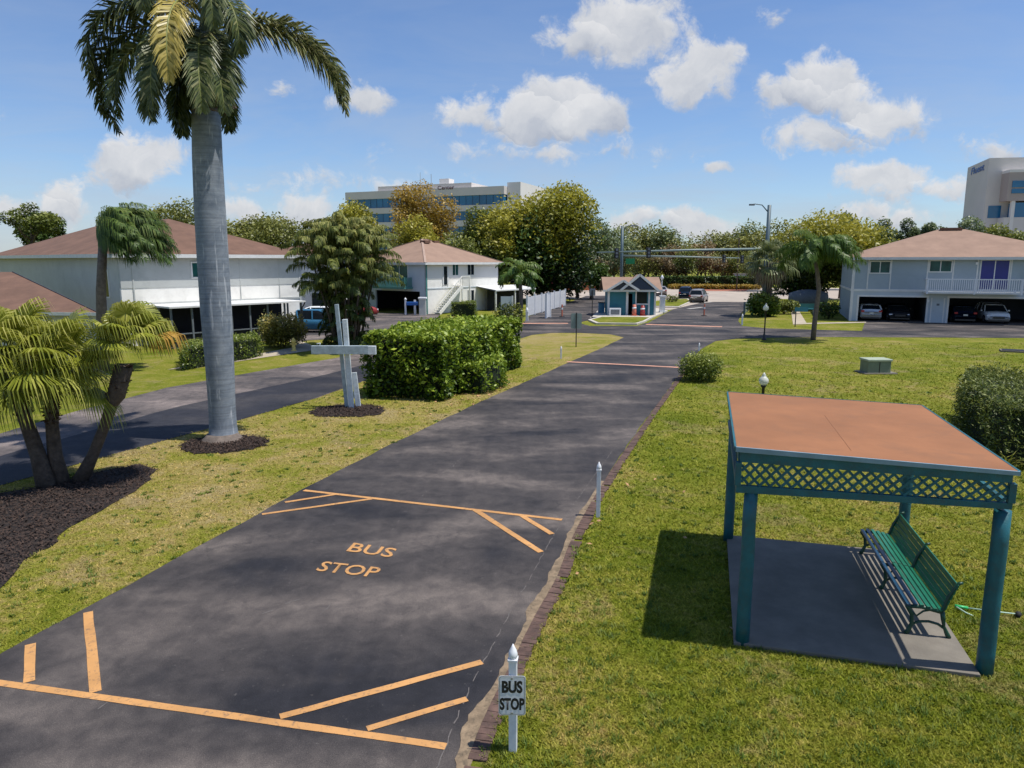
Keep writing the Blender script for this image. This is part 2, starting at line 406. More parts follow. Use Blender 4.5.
def dup(root, loc, rz=0, label=None, scale=1):
    r = root.copy(); C.objects.link(r); r.location = loc; r.rotation_euler = (0, 0, rz); r.scale = (scale,) * 3
    if label: r['label'] = label
    for ch in list(root.children):
        c = ch.copy(); C.objects.link(c); c.parent = r
        for g in list(ch.children):
            d = g.copy(); C.objects.link(d); d.parent = c
    return r

def struct(o): o['kind'] = 'structure'; return o

def text_mesh(txt, origin, u, v, name, m, parent=None, offset=0.0, normal=None, depth=0.0, bold=0.0):
    """txt laid so that its box spans vectors u (width) and v (height) from origin"""
    cu = bpy.data.curves.new('t', 'FONT'); cu.body = txt; cu.offset = bold; cu.resolution_u = 3
    t = bpy.data.objects.new('t', cu); C.objects.link(t)
    dg = bpy.context.evaluated_depsgraph_get(); dg.update()
    me = bpy.data.meshes.new_from_object(t.evaluated_get(dg))
    bpy.data.objects.remove(t)
    xs = [p.co.x for p in me.vertices]; ys = [p.co.y for p in me.vertices]
    x0, x1, y0, y1 = min(xs), max(xs), min(ys), max(ys)
    origin, u, v = Vector(origin), Vector(u), Vector(v)
    nrm = u.cross(v).normalized()
    for p in me.vertices:
        p.co = origin + u * ((p.co.x - x0) / (x1 - x0)) + v * ((p.co.y - y0) / (y1 - y0)) + nrm * offset
    me.name = name; me.materials.clear(); me.materials.append(M[m])
    o = bpy.data.objects.new(name, me); C.objects.link(o)
    if parent: o.parent = parent
    return o

def leaf_mesh(name, P, size, m, parent=None, up=0.35, aspect=0.5, v=None, T=None, droop=0.0):
    n = len(P); P = np.asarray(P, float)
    nr = rng.normal(size=(n, 3)); nr[:, 2] = np.abs(nr[:, 2]) + up; nr /= np.linalg.norm(nr, axis=1)[:, None]
    t = rng.normal(size=(n, 3)); t[:, 2] -= droop; t -= nr * (t * nr).sum(1)[:, None]; t /= np.linalg.norm(t, axis=1)[:, None]
    b = np.cross(nr, t); s = np.asarray(size).reshape(-1, 1) * np.ones((n, 1))
    vs = np.empty((n, 4, 3))
    vs[:, 0] = P - t * s * 0.5; vs[:, 1] = P + b * s * aspect * 0.5 + nr * s * 0.06
    vs[:, 2] = P + t * s * 0.5; vs[:, 3] = P - b * s * aspect * 0.5 + nr * s * 0.06
    return quads(name, vs.reshape(-1, 3), 4, m, parent, v)

def quads(name, vs, k, m, parent=None, v=None):
    n = len(vs) // k
    me = bpy.data.meshes.new(name)
    me.vertices.add(n * k); me.vertices.foreach_set('co', vs.ravel().astype(np.float32))
    me.loops.add(n * k); me.loops.foreach_set('vertex_index', np.arange(n * k, dtype=np.int32))
    me.polygons.add(n); me.polygons.foreach_set('loop_start', np.arange(0, n * k, k, dtype=np.int32))
    me.polygons.foreach_set('loop_total', np.full(n, k, dtype=np.int32))
    me.update(calc_edges=True)
    if v is not None:
        a = me.attributes.new('v', 'FLOAT', 'FACE'); a.data.foreach_set('value', np.clip(np.asarray(v), 0, 1).astype(np.float32))
    me.materials.append(M[m])
    o = bpy.data.objects.new(name, me); C.objects.link(o)
    if parent: o.parent = parent
    return o

def blob_points(blobs, n, shell=0.35):
    """points near the surfaces of ellipsoid clumps, v = light/dark tone"""
    B = np.asarray(blobs, float); w = (B[:, 3] * B[:, 4] + B[:, 4] * B[:, 5] + B[:, 3] * B[:, 5]); w /= w.sum()
    idx = rng.choice(len(B), n, p=w)
    d = rng.normal(size=(n, 3)); d /= np.linalg.norm(d, axis=1)[:, None]
    r = 1 - shell * rng.random(n) ** 1.5 + 0.12 * rng.normal(size=n)
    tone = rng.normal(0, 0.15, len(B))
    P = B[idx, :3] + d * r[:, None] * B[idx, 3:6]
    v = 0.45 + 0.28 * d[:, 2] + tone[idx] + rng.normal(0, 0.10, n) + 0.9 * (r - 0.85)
    return P, v

def crown_blobs(w, d, h, z0, n, r=(0.22, 0.36), flat=0.75):
    out = []
    for i in range(n):
        while True:
            p = np.array([random.uniform(-1, 1), random.uniform(-1, 1), random.uniform(-1, 1)])
            if np.linalg.norm(p) < 1: break
        p *= 0.74; rr = random.uniform(*r)
        out.append((p[0] * w / 2, p[1] * d / 2, z0 + h / 2 + p[2] * h / 2, rr * w * 0.75, rr * d * 0.75, rr * h * flat))
    return out

def make_tree(name, label, loc, W, H, z0, mt, n=5000, leaf=0.45, blobs=14, group=None, cat='tree', depth=None, trunk_r=0.25, sparse=False, lower=None):
    t = thing(name, label, cat, loc, 0, group)
    if not group: n = int(n * 2.1); leaf *= .86
    dd = depth or W
    B = crown_blobs(W, dd, H - z0, z0, blobs, (0.16, 0.27) if sparse else (0.22, 0.36))
    tb = MB()
    top = Vector((random.uniform(-.1, .1) * W, 0, z0 + (H - z0) * 0.45))
    tb.tube([(0, 0, -0.05), (0.05, 0, z0 * 0.5), (top.x * 0.4, 0, z0), tuple(top)], [trunk_r * 1.3, trunk_r, trunk_r * 0.8, trunk_r * 0.35], 8)
    for b in B[:9]:
        s0 = Vector((top.x * 0.3, 0, z0 * 0.85)).lerp(top, random.uniform(0, 0.7)); e = Vector(b[:3])
        tb.tube([s0, s0.lerp(e, 0.5) + Vector((0, 0, -0.04 * W)), e], [trunk_r * 0.42, trunk_r * 0.28, trunk_r * 0.1], 6)
    tb.build('trunk', 'bark', t, True)
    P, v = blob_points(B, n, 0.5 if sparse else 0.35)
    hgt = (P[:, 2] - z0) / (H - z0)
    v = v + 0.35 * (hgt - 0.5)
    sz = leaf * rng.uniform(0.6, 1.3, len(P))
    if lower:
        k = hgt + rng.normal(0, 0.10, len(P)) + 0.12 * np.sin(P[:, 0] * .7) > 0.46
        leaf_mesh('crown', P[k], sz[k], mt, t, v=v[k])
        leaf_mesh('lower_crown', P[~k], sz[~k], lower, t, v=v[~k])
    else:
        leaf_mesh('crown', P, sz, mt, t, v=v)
    return t

# ---- palm fronds
def feather(vs, vals, start, az, el0, length, droop, lw=0.05, ll=0.6, n=46, hang=0.5, wind=Vector((0, 0, 0)), tone=0.0, roll=0.0, steps=26, rachis=None, plum=0.25):
    p = Vector(start); pts = []; dirs = []
    for i in range(steps + 1):
        s = i / steps
        e = el0 - droop * (s ** 1.25)
        d = Vector((math.cos(az) * math.cos(e), math.sin(az) * math.cos(e), math.sin(e)))
        d = (d + wind * s).normalized()
        pts.append(p.copy()); dirs.append(d); p = p + d * (length / steps)
    if rachis is not None:
        rachis.tube(pts[::2] + [pts[-1]], [0.028 * (1 - 0.85 * i / (len(pts[::2]))) * (length / 3.5) + 0.003 for i in range(len(pts[::2]) + 1)], 5)
    for i in range(n):
        s = 0.13 + 0.87 * i / (n - 1)
        k = min(int(s * steps), steps - 1); f = s * steps - k
        q = pts[k].lerp(pts[k + 1], f); d = dirs[k]
        side = d.cross(Vector((0, 0, 1)))
        if side.length < 0.1: side = Vector((math.sin(az), -math.cos(az), 0))
        side.normalize(); upv = side.cross(d).normalized()
        prof = math.sin(math.pi * min(1, 0.12 + 0.86 * s)) ** 0.6
        for sg in (-1, 1):
            L = ll * prof * random.uniform(0.8, 1.1)
            a = side * sg + d * (0.55 + 0.5 * s) + upv * (random.uniform(-plum, plum) + 0.12)
            a.normalize()
            wv = d.cross(a); wv = (d - a * d.dot(a)).normalized() * lw * 0.5
            m1 = q + a * L * 0.5 + Vector((0, 0, -hang * L * 0.12)) + wind * L * 0.15
            m2 = q + a * L * (1 - 0.25 * hang) + Vector((0, 0, -hang * L * 0.62)) + wind * L * 0.4
            for A, Bq, w0, w1 in ((q, m1, 0.7, 1.0), (m1, m2, 1.0, 0.12)):
                vs += [A - wv * w0, A + wv * w0, Bq + wv * w1, Bq - wv * w1]
                vals.append(0.42 + tone + random.gauss(0, 0.14) + 0.15 * a.z)

def fan(vs, vals, start, az, el, pet, rad, nseg=30, sw=0.035, hang=0.5, wind=Vector((0, 0, 0)), tone=0.0, stem=None, spread=R(115)):
    d = Vector((math.cos(az) * math.cos(el), math.sin(az) * math.cos(el), math.sin(el)))
    c = Vector(start) + d * pet + Vector((0, 0, -0.08 * pet)) + wind * pet * 0.25
    if stem is not None: stem.tube([start, Vector(start) + d * pet * 0.5, c], [0.022, 0.016, 0.012], 5)
    side = d.cross(Vector((0, 0, 1))).normalized(); 
    for i in range(nseg):
        a = -spread + 2 * spread * i / (nseg - 1) + random.uniform(-.03, .03)
        r = (d * math.cos(a) + side * math.sin(a)).normalized()
        L = rad * (0.72 + 0.28 * math.cos(a * 0.6)) * random.uniform(0.9, 1.08)
        wv = (side * math.cos(a) - d * math.sin(a)).normalized() * sw * 0.5
        p0 = c; p1 = c + r * L * 0.45 + Vector((0, 0, -0.05 * hang * L)) + wind * L * 0.1
        p2 = c + r * L * 0.78 + Vector((0, 0, -0.28 * hang * L)) + wind * L * 0.28
        p3 = c + r * L * (1 - .15 * hang) + Vector((0, 0, -0.75 * hang * L)) + wind * L * 0.5
        tv = 0.42 + tone + random.gauss(0, 0.13)
        for A, Bq, w0, w1, dv in ((p0, p1, 0.3, 1.35, -0.05), (p1, p2, 1.35, 0.8, 0.03), (p2, p3, 0.8, 0.08, 0.12)):
            vs += [A - wv * w0, A + wv * w0, Bq + wv * w1, Bq - wv * w1]; vals.append(tv + dv)

def q_obj(name, vs, vals, m, parent):
    return quads(name, np.array([tuple(v) for v in vs]), 4, m, parent, np.array(vals))

def pip(P, poly):
    x, y = P[:, 0], P[:, 1]; inside = np.zeros(len(P), bool); n = len(poly)
    for i in range(n):
        x0, y0 = poly[i][0], poly[i][1]; x1, y1 = poly[(i + 1) % n][0], poly[(i + 1) % n][1]
        c = ((y0 > y) != (y1 > y))
        with np.errstate(divide='ignore', invalid='ignore'):
            xi = (x1 - x0) * (y - y0) / (y1 - y0 + 1e-12) + x0
        inside ^= c & (x < xi)
    return inside

def densify(pts, step=0.35, jit=0.03):
    out = []
    for a, b_ in zip(pts[:-1], pts[1:]):
        a, b_ = Vector(a), Vector(b_); n = max(1, int((b_ - a).length / step))
        for i in range(n):
            p = a.lerp(b_, i / n); out.append(p + Vector((random.uniform(-jit, jit), random.uniform(-jit, jit), 0)))
    out.append(Vector(pts[-1])); return out

def smooth_line(px, z=0, n=8):
    P = [G(*p) for p in px]; out = []
    for i in range(len(P) - 1):
        p0 = P[max(i - 1, 0)]; p1 = P[i]; p2 = P[i + 1]; p3 = P[min(i + 2, len(P) - 1)]
        for k in range(n):
            t = k / n
            q = 0.5 * ((2 * p1) + (p2 - p0) * t + (2 * p0 - 5 * p1 + 4 * p2 - p3) * t * t + (3 * p1 - p0 - 3 * p2 + p3) * t ** 3)
            out.append(Vector((q.x, q.y, z)))
    out.append(Vector((P[-1].x, P[-1].y, z)))
    return out

def sheet(name, pts, z, m):
    b_ = MB(); b_.poly([(p[0], p[1], z) for p in pts]); o = b_.build(name, m)
    import bmesh
    bm = bmesh.new(); bm.from_mesh(o.data); bmesh.ops.triangulate(bm, faces=bm.faces[:]); 
    for f in bm.faces:
        if f.normal.z < 0: f.normal_flip()
    bm.to_mesh(o.data); bm.free()
    return struct(o)

# ------------------------------------------------------------------ ground and roads
gb = MB(); gb.poly([(-900, -60, 0), (900, -60, 0), (900, 1600, 0), (-900, 1600, 0)]); struct(gb.build('ground', 'grass_lawn'))

main_L = [G(0, 655) + (G(0, 655) - G(150, 573)) * 1.1] + [G(*p) for p in ((0, 655), (70, 617), (150, 573), (225, 533), (300, 491), (380, 450), (470, 407), (560, 366.5), (600, 349), (624, 337.5))]
edge = [(458, 770), (482, 712), (508, 662), (530, 618), (553, 578), (566, 545), (583, 512), (604, 478), (628, 443), (657, 403), (684, 368)]
EL = smooth_line(edge, 0, 10)
main_R = [Vector((-1.9, 3.0, 0))] + [p + Vector((.04, 0, 0)) for p in EL[::3]] + [G(700, 350), G(716, 341)]
mainp = main_L + [G(650, 322), G(668, 312), G(690, 301), G(694, 297), G(757, 297)] + [G(750, 303), G(742, 313), G(738, 321), G(742, 326), G(735, 339)] + list(reversed(main_R))
mainp = densify([Vector((p.x, p.y, 0)) for p in mainp], 0.5, 0.03)
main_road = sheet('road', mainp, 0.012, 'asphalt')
near_L = [G(0, 486), G(104, 457), G(200, 431), G(237, 421), G(317, 398), G(345, 388), G(420, 362), G(480, 345), G(521, 338.5)]
ext = near_L[0] + (near_L[0] - near_L[1]) * 4
far_L = [G(505, 328), G(470, 330), G(420, 338), G(346, 356.5), G(317, 361.5), G(233, 376), G(167, 388), G(79, 411), G(0, 434)]
ext2 = far_L[-1] + (far_L[-1] - far_L[-2]) * 4
leftp = densify([ext] + near_L + far_L + [ext2], 0.6, 0.03)
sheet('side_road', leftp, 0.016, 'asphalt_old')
midl = [a.lerp(b_, .5) for a, b_ in zip(near_L[:8], [G(0, 434), G(79, 411), G(167, 388), G(200, 382), G(317, 361.5), G(346, 356.5), G(420, 338), G(470, 330)])]
sheet('side_road_lane', densify([ext.lerp(ext2, .5)] + midl + list(reversed(near_L[:8])) + [ext], .8, .05), 0.0185, 'asphalt_dark')  # darker asphalt tone over the near half of the side road
crossp = [G(500, 343), G(521, 338.5), G(532, 335), G(552, 333), G(580, 333), G(611, 334.5), G(624, 337.5), G(716, 341), G(730, 339), G(758, 338), G(817, 337), G(1024, 338), G(1130, 339), G(1130, 331), G(862, 331), G(768, 328.5), G(742, 326), G(738, 323), G(646, 323), G(637, 326), G(590, 326), G(575, 322), G(520, 324), G(480, 327)]
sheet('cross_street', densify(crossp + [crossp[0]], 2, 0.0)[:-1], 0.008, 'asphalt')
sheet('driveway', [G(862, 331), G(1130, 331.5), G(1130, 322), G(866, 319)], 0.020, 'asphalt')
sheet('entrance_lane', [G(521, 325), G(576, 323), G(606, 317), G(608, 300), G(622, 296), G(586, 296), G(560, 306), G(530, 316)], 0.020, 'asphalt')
sheet('parking_lot', [G(300, 341), G(384, 336), G(440, 322), G(440, 314), G(380, 313), G(260, 322), G(262, 332)], 0.020, 'asphalt_old')
# public road far beyond, brick crossing and walks
sheet('public_road', [(-160, G(600, 299).y, 0), (160, G(600, 299).y, 0), (160, G(600, 288).y, 0), (-160, G(600, 288).y, 0)], 0.008, 'road_pale')
sheet('lane_gap_paving', [G(655, 309), G(670, 310), G(705, 302), G(760, 302), G(768, 296), G(655, 296)], 0.016, 'road_pale')
sheet('brick_crossing', [G(663, 287), G(690, 291), G(745, 291.5), G(757, 285), G(700, 283.5), G(665, 284)], 0.020, 'brick_paver')
sheet('sidewalk', [G(167, 370), G(210, 361), G(262, 353.5), G(296, 347), G(283, 338), G(291, 337), G(313, 346), G(316, 350), G(262, 358), G(210, 366)] , 0.02, 'sidewalk')
sheet('tan_path', [G(793, 324), G(807, 324), G(799, 311), G(791, 311)], 0.02, 'sidewalk')
sheet('house_path', [G(793, 324.6), G(866, 323), G(866, 322), G(793, 323.4)], 0.024, 'sidewalk')
# dry median lawn
med = [p for p in main_L] + [G(611, 334.5), G(580, 333), G(552, 333), G(532, 335)] + list(reversed(near_L)) + [ext]
sheet('median_lawn', [(p.x, p.y, 0) for p in med], 0.004, 'grass_dry')
# kerbed islands
def island(px, label):
    P = [G(*p) for p in px]
    b_ = MB(); b_.prism([(p.x, p.y) for p in P], 0.0, 0.14); o = b_.build('kerb', 'concrete_light'); struct(o)
    c = sum(P, Vector()) / len(P)
    sheet('island_grass', [c + (p - c) * 0.90 for p in P], 0.146, 'grass_lawn')
island([(596, 324.5), (637, 325), (645, 322.5), (652, 318.6), (640, 318), (600, 318), (588, 321)], '')
b_ = MB(); b_.prism([(p.x, p.y) for p in (G(592, 318), G(651, 318.8), G(668, 311.6), G(655, 309), G(600, 309))], 0, 0.12); struct(b_.build('kiosk_platform', 'concrete_light'))
island([(650, 307.5), (679, 308), (692, 302), (688, 299.5), (672, 300), (650, 302)], '')

# road paint
def stripe(a, b_, w, m='paint_orange', wob=True):
    a, b_ = G(*a), G(*b_); d = (b_ - a).normalized(); s = Vector((-d.y, d.x, 0)) * w / 2
    n = max(2, int((b_ - a).length / 0.35)); L = []; Rr = []
    for i in range(n + 1):
        p = a.lerp(b_, i / n); j = random.uniform(-.007, .007) if wob else 0; j2 = random.uniform(-.007, .007)
        L.append(p + s * (1 + j * 12) ); Rr.append(p - s * (1 + j2 * 12))
    return L, Rr
zz = [0.0172]
def line(a, b_, w, m='paint_orange', z=None):
    zz[0] += 0.0004
    L, Rr = stripe(a, b_, w, m); mb = MB()
    mb.strip([Vector((p.x, p.y, z or zz[0])) for p in L], [Vector((p.x, p.y, z or zz[0])) for p in Rr])
    return struct(mb.build('road_marking', m))
line((-60, 675.5), (446, 747.5), 0.115)
line((31, 645), (29, 683), 0.13); line((88, 613), (96, 693), 0.13)
line((280, 718), (482, 663), 0.115); line((367, 730), (467, 700), 0.10)
line((304, 491), (562, 520.5), 0.11)
line((262, 515), (372, 499.5), 0.10); line((285, 503), (336, 495), 0.10)
line((475, 510.5), (541, 553), 0.13); line((521, 516), (552, 535), 0.12)
line((567, 362), (684, 368), 0.30, 'paint_pink'); line((646, 324.6), (722, 327), 0.75, 'paint_pink', 0.024); line((521, 323.6), (568, 323.6), 0.75, 'paint_pink', 0.024)
line((590, 317.5), (601, 317.5), 0.5, 'paint_white', 0.026)
for a, b_ in (((660, 307), (684, 304.5)), ((694, 303.5), (712, 302)), ((688, 309), (702, 307.6))): line(a, b_, 0.5, 'paint_white', 0.026)
def road_text(txt, bl, br, tl, bold):
    o = G(*bl, 0.0225); u = G(*br, 0.0225) - o; v = G(*tl, 0.0225) - o
    return struct(text_mesh(txt, o, u, v, 'road_lettering', 'paint_orange', bold=bold))
road_text('BUS', (346, 551), (391, 557.5), (354, 542.5), 0.012)
road_text('STOP', (315, 570.5), (375, 577.5), (324, 561), 0.012)
# crack / seams
def seam(px, w, jit, skip=0.0):
    P = densify([G(*p) for p in px], 0.12, jit); mb = MB()
    for a, b_ in zip(P[:-1], P[1:]):
        if random.random() < skip: continue
        d = (b_ - a).normalized(); s = Vector((-d.y, d.x, 0)) * w * random.uniform(0.4, 1.2)
        mb.poly([(*(a - s).xy, 0.0165), (*(b_ - s).xy, 0.0165), (*(b_ + s).xy, 0.0165), (*(a + s).xy, 0.0165)])
    return struct(mb.build('asphalt_seam', 'crack_fill'))
seam([(434, 775), (470, 688), (512, 610), (556, 532), (584, 490), (612, 452)], 0.007, 0.015, 0.25)
seam([(300, 640), (345, 590), (395, 527), (440, 478), (470, 450)], 0.007, 0.04, 0.72)
seam([(60, 735), (200, 640), (300, 600)], 0.008, 0.03, 0.75)
# sand and brick edging on the right of the road
edge = [(458, 770), (482, 712), (508, 662), (530, 618), (553, 578), (566, 545), (583, 512), (604, 478), (628, 443), (657, 403), (684, 368)]
EL = smooth_line(edge, 0, 10)
P1 = [p for p in densify(EL, 0.16, 0.0) if p.y < 17]
SL, SR = [], []
for i in range(len(P1)):
    a, b_ = P1[max(i - 1, 0)], P1[min(i + 1, len(P1) - 1)]; d = Vector((b_.y - a.y, -(b_.x - a.x), 0)).normalized(); p = P1[i]
    f = max(0.0, min(1.0, (17 - p.y) / 4))
    wl_ = (.06 + .07 * math.sin(p.y * 3.1) * math.sin(p.y * 1.3 + 1) + random.uniform(-.03, .03)) * f
    SL.append(Vector((p.x - d.x * max(.02, wl_), p.y - d.y * max(.02, wl_), .0195))); SR.append(Vector((p.x + d.x * .12, p.y + d.y * .12, .0195)))
struct(MB().strip(SL, SR).build('sand_strip', 'sand'))
mb = MB(); acc = 0
for i in range(len(EL) - 1):
    a, b_ = EL[i], EL[i + 1]; L = (b_ - a).length; d = (b_ - a) / L; s = Vector((d.y, -d.x, 0))
    while acc < L:
        c = a + d * acc + s * 0.16
        if c.y < 40 and random.random() > 0.05:
            h = random.uniform(0.022, 0.034); ang = random.uniform(-.06, .06)
            dd = Vector((d.x * math.cos(ang) - d.y * math.sin(ang), d.x * math.sin(ang) + d.y * math.cos(ang), 0)); ss = Vector((dd.y, -dd.x, 0))
            def T(p, c=c, dd=dd, ss=ss): return c + ss * p.x + dd * p.y + Vector((0, 0, p.z))
            mb.box(-0.10, 0.10 + random.uniform(-.02, .02), -0.0515, 0.0515, 0.0, h, T)
        acc += 0.108
    acc -= L
struct(mb.build('brick_edging', 'brick_edge', bevel=0.006))

# mulch beds
def ring(c, rx, ry, ang=0):
    return [(c[0] + math.cos(t) * rx * random.uniform(.88, 1.12) * math.cos(ang) - math.sin(t) * ry * math.sin(ang),
             c[1] + math.cos(t) * rx * math.sin(ang) + math.sin(t) * ry * random.uniform(.88, 1.12) * math.cos(ang)) for t in [2 * math.pi * i / 40 for i in range(40)]]
bed1 = [G(*p) for p in ((-60, 497), (0, 494), (45, 487), (100, 472), (136, 465), (156, 470), (146, 484), (122, 500), (100, 512), (76, 524), (48, 548), (22, 560), (14, 576), (-12, 597), (-80, 620))]
bed1 = [(p.x, p.y) for p in densify(bed1 + [bed1[0]], 0.25, 0.06)[:-1]]
pc = G(223, 444); bed2 = ring((pc.x + 0.05, pc.y - 0.05), 1.25, 1.05)
cc = G(350, 411); bed3 = ring((cc.x - 0.05, cc.y), 1.35, 1.1)
beds = [bed1, bed2, bed3]
for bd in beds:
    sheet('mulch_bed', bd, 0.022, 'mulch')
chips = []
for bd, n in zip(beds, (9000, 3500, 3000)):
    A = np.array(bd); P = rng.uniform(A.min(0), A.max(0), (n * 2, 2)); P = P[pip(P, bd)][:n]
    P = P + rng.normal(0, 0.05, P.shape)
    chips.append(np.c_[P, 0.028 + rng.random(len(P)) * 0.05])
P = np.concatenate(chips)
o = leaf_mesh('mulch_chips', P, rng.uniform(0.03, 0.10, len(P)), 'mulch_chip', up=1.2, aspect=0.4); o['kind'] = 'stuff'
tag(o, 'dark brown bark mulch chips around the palms and the crossed post', 'mulch', kind='stuff')

# ------------------------------------------------------------------ grass blades
def blades(name, n, poly, dmin, dmax, m, excl, label, h=(0.024, 0.055)):
    A = np.array([(p[0], p[1]) for p in poly])
    y = 1 / rng.uniform(1 / dmax, 1 / dmin, n * 4)
    lim = 0.95 * y + 3.0
    x = rng.uniform(-1, 1, n * 4) * lim
    P = np.c_[x, y]; k = pip(P, poly)
    for e in excl: k &= ~pip(P, e)
    P = P[k][:n]; n = len(P)
    dist = P[:, 1]
    sc = np.clip(dist / 9, 1, 3.2)
    hh = rng.uniform(*h, n) * (0.85 + 0.25 * sc); w = 0.009 * sc * rng.uniform(0.7, 1.4, n)
    a = rng.uniform(0, 2 * math.pi, n); lean = rng.uniform(0.3, 1.5, n); la = rng.uniform(0, 2 * math.pi, n)
    vs = np.zeros((n, 3, 3)); z0 = 0.0
    vs[:, 0] = np.c_[P[:, 0] - np.cos(a) * w, P[:, 1] - np.sin(a) * w, np.full(n, z0)]
    vs[:, 1] = np.c_[P[:, 0] + np.cos(a) * w, P[:, 1] + np.sin(a) * w, np.full(n, z0)]
    vs[:, 2] = np.c_[P[:, 0] + np.cos(la) * hh * lean, P[:, 1] + np.sin(la) * hh * lean, hh * rng.uniform(.5, 1, n)]
    o = quads(name, vs.reshape(-1, 3), 3, m, None, rng.random(n))
    return tag(o, label, 'grass', kind='stuff')

def tufts(name, cnt, poly, excl, dmax, m, label, big):
    y = 1 / rng.uniform(1 / dmax, 1 / 6.0, cnt * 4); x = rng.uniform(-1, 1, cnt * 4) * (.8 * y + 2); P = np.c_[x, y]; k = pip(P, poly)
    for e in excl: k &= ~pip(P, e)
    Pn = P[k][:cnt]; nb = 22
    C_ = np.repeat(Pn, nb, 0); n = len(C_); sz = np.repeat(rng.uniform(.5, 1.3, len(Pn)), nb)
    C_ = C_ + rng.normal(0, .035, C_.shape) * sz[:, None]
    a = rng.uniform(0, 6.283, n); h_ = big * rng.uniform(.6, 1.2, n) * sz; w_ = .008 * rng.uniform(.8, 1.8, n) * np.clip(C_[:, 1] / 9, 1, 2.5); o_ = rng.uniform(.3, 1.3, n)
    vs = np.zeros((n, 3, 3)); vs[:, 0, :2] = C_ + np.c_[np.sin(a), -np.cos(a)] * w_[:, None]; vs[:, 1, :2] = C_ - np.c_[np.sin(a), -np.cos(a)] * w_[:, None]
    vs[:, 2, :2] = C_ + np.c_[np.cos(a), np.sin(a)] * (h_ * o_)[:, None]; vs[:, 2, 2] = h_
    o = quads(name, vs.reshape(-1, 3), 3, m, None, np.repeat(rng.uniform(0, 1, len(Pn)), nb) * .7 + rng.random(n) * .3)
    return tag(o, label, 'grass', kind='stuff')
foliage('f_weed', (0.05, 0.10, 0.010), (0.13, 0.19, 0.02), (0.30, 0.31, 0.06), .3, .6)
# shelter frame (surveyed)
SA = R(15); SO = Vector((3.27, 9.45, 0))
ex = Vector((math.cos(SA), -math.sin(SA), 0)); ey = Vector((math.sin(SA), math.cos(SA), 0))
def SH(p): return SO + ex * p.x + ey * p.y + Vector((0, 0, p.z))
pad = [SH(Vector(p)) for p in ((-0.14, -0.14, 0), (2.90, -0.17, 0), (2.90, 0.9, 0), (2.90, 2.6, 0), (2.90, 4.0, 0), (-0.14, 4.02, 0))]
lawn_R = [Vector((-1.2, 4.5, 0))] + [Vector((p.x + 0.24, p.y, 0)) for p in EL if p.y < 36] + [G(700, 350), G(722, 343), G(1000, 341), Vector((40, 45, 0)), Vector((40, 3, 0)), Vector((0, 3, 0))]
blades('lawn_grass', 320000, lawn_R, 5.5, 47, 'blade_lawn', [pad], 'short green and yellow lawn grass around the bus shelter')
med_poly = [(p.x - 0.0, p.y) for p in med]
blades('median_grass', 120000, med_poly, 7, 40, 'blade_dry', beds, 'patchy dry grass on the strip between the two roads', (0.018, 0.045))

tufts('weed_tufts', 1500, lawn_R, [pad], 36, 'f_weed', 'darker green tufts and weeds standing in the lawn around the shelter', .055)
tufts('weed_tufts', 900, med_poly, beds, 30, 'f_weed', 'green weed tufts scattered in the dry grass strip between the roads', .05)
edge_strip = [(p.x + .20, p.y) for p in EL if p.y < 26] + [(p.x + .36, p.y) for p in reversed(EL) if p.y < 26]
tufts('edge_grass', 900, edge_strip, [], 26, 'f_weed', 'ragged grass growing over the brick edging of the road', .07)
# ------------------------------------------------------------------ bus shelter
sh = thing('bus_shelter', 'teal bus shelter with flat terracotta roof, lattice front and four round posts', 'bus shelter', SO, 0)
def loc(T): return lambda p: T(p) - SO
LS = loc(SH)
def LT(p):
    k = (p.z - 2.20) / .55; lo = .02 + .018 * p.x; hi = .095 - .026 * p.x
    return LS(Vector((p.x, p.y, p.z + lo + (hi - lo) * k)))
RX0, RX1, RY0, RY1, RZ = -0.24, 3.06, -0.13, 4.12, 2.75
for (x, y, r) in ((-.02, -.05, .092), (2.99, 0.0, .100), (-.11, 3.88, .092), (2.90, 3.9, .092)):
    p_ = MB()
    zs = [0.0, .3, .8, 1.3, 1.8, 2.22]
    p_.tube([(x + random.uniform(-.006, .006), y + random.uniform(-.006, .006), z) for z in zs], [r * 1.03, r * 1.01, r, r * .99, r * .98, r * .97], 18)
    p_.build('post', 'teal_paint', sh, True, T=LS)
rf = MB(); rf.box(RX0, RX1, RY0, RY1, RZ - 0.02, RZ)
rf.build('roof', 'roof_panel', sh, T=LT)
sm = MB()
for k in (1.28,): sm.box(RX0 + k * 1.15 - 0.004, RX0 + k * 1.15 + 0.004, RY0 + .35, RY1 - 1.6, RZ, RZ + 0.003)
sm.build('roof_seam', 'roof_seam', sh, T=LT)
e_ = MB(); t = 0.045
e_.box(RX0 - .012, RX1 + .012, RY0 - .03, RY0 - .002, RZ - .055, RZ + .004)
e2 = MB()
e2.box(RX0 - .012, RX1 + .012, RY1 + .002, RY1 + .03, RZ - .055, RZ + .004)
e2.box(RX0 - .03, RX0 - .002, RY0 + .0, RY1 + .0, RZ - .055, RZ + .004)
e2.box(RX1 + .002, RX1 + .03, RY0 + .0, RY1 + .0, RZ - .055, RZ + .004)
e2.build('side_edge', 'teal_paint', sh, T=LT)
e_.build('drip_edge', 'teal_edge', sh, T=LT)
f_ = MB()
fx0, fx1, fy0, fy1 = -0.19, 3.01, -0.10, 4.08
for y in (fy0, fy1):
    f_.box(fx0, fx1, y - .022, y + .022, 2.57, 2.70)
for x in (fx0, fx1):
    f_.box(x - .022, x + .022, fy0 + .025, fy1 - .025, 2.57, 2.695)
f_.build('fascia', 'teal_paint', sh, T=LT, bevel=0.004)
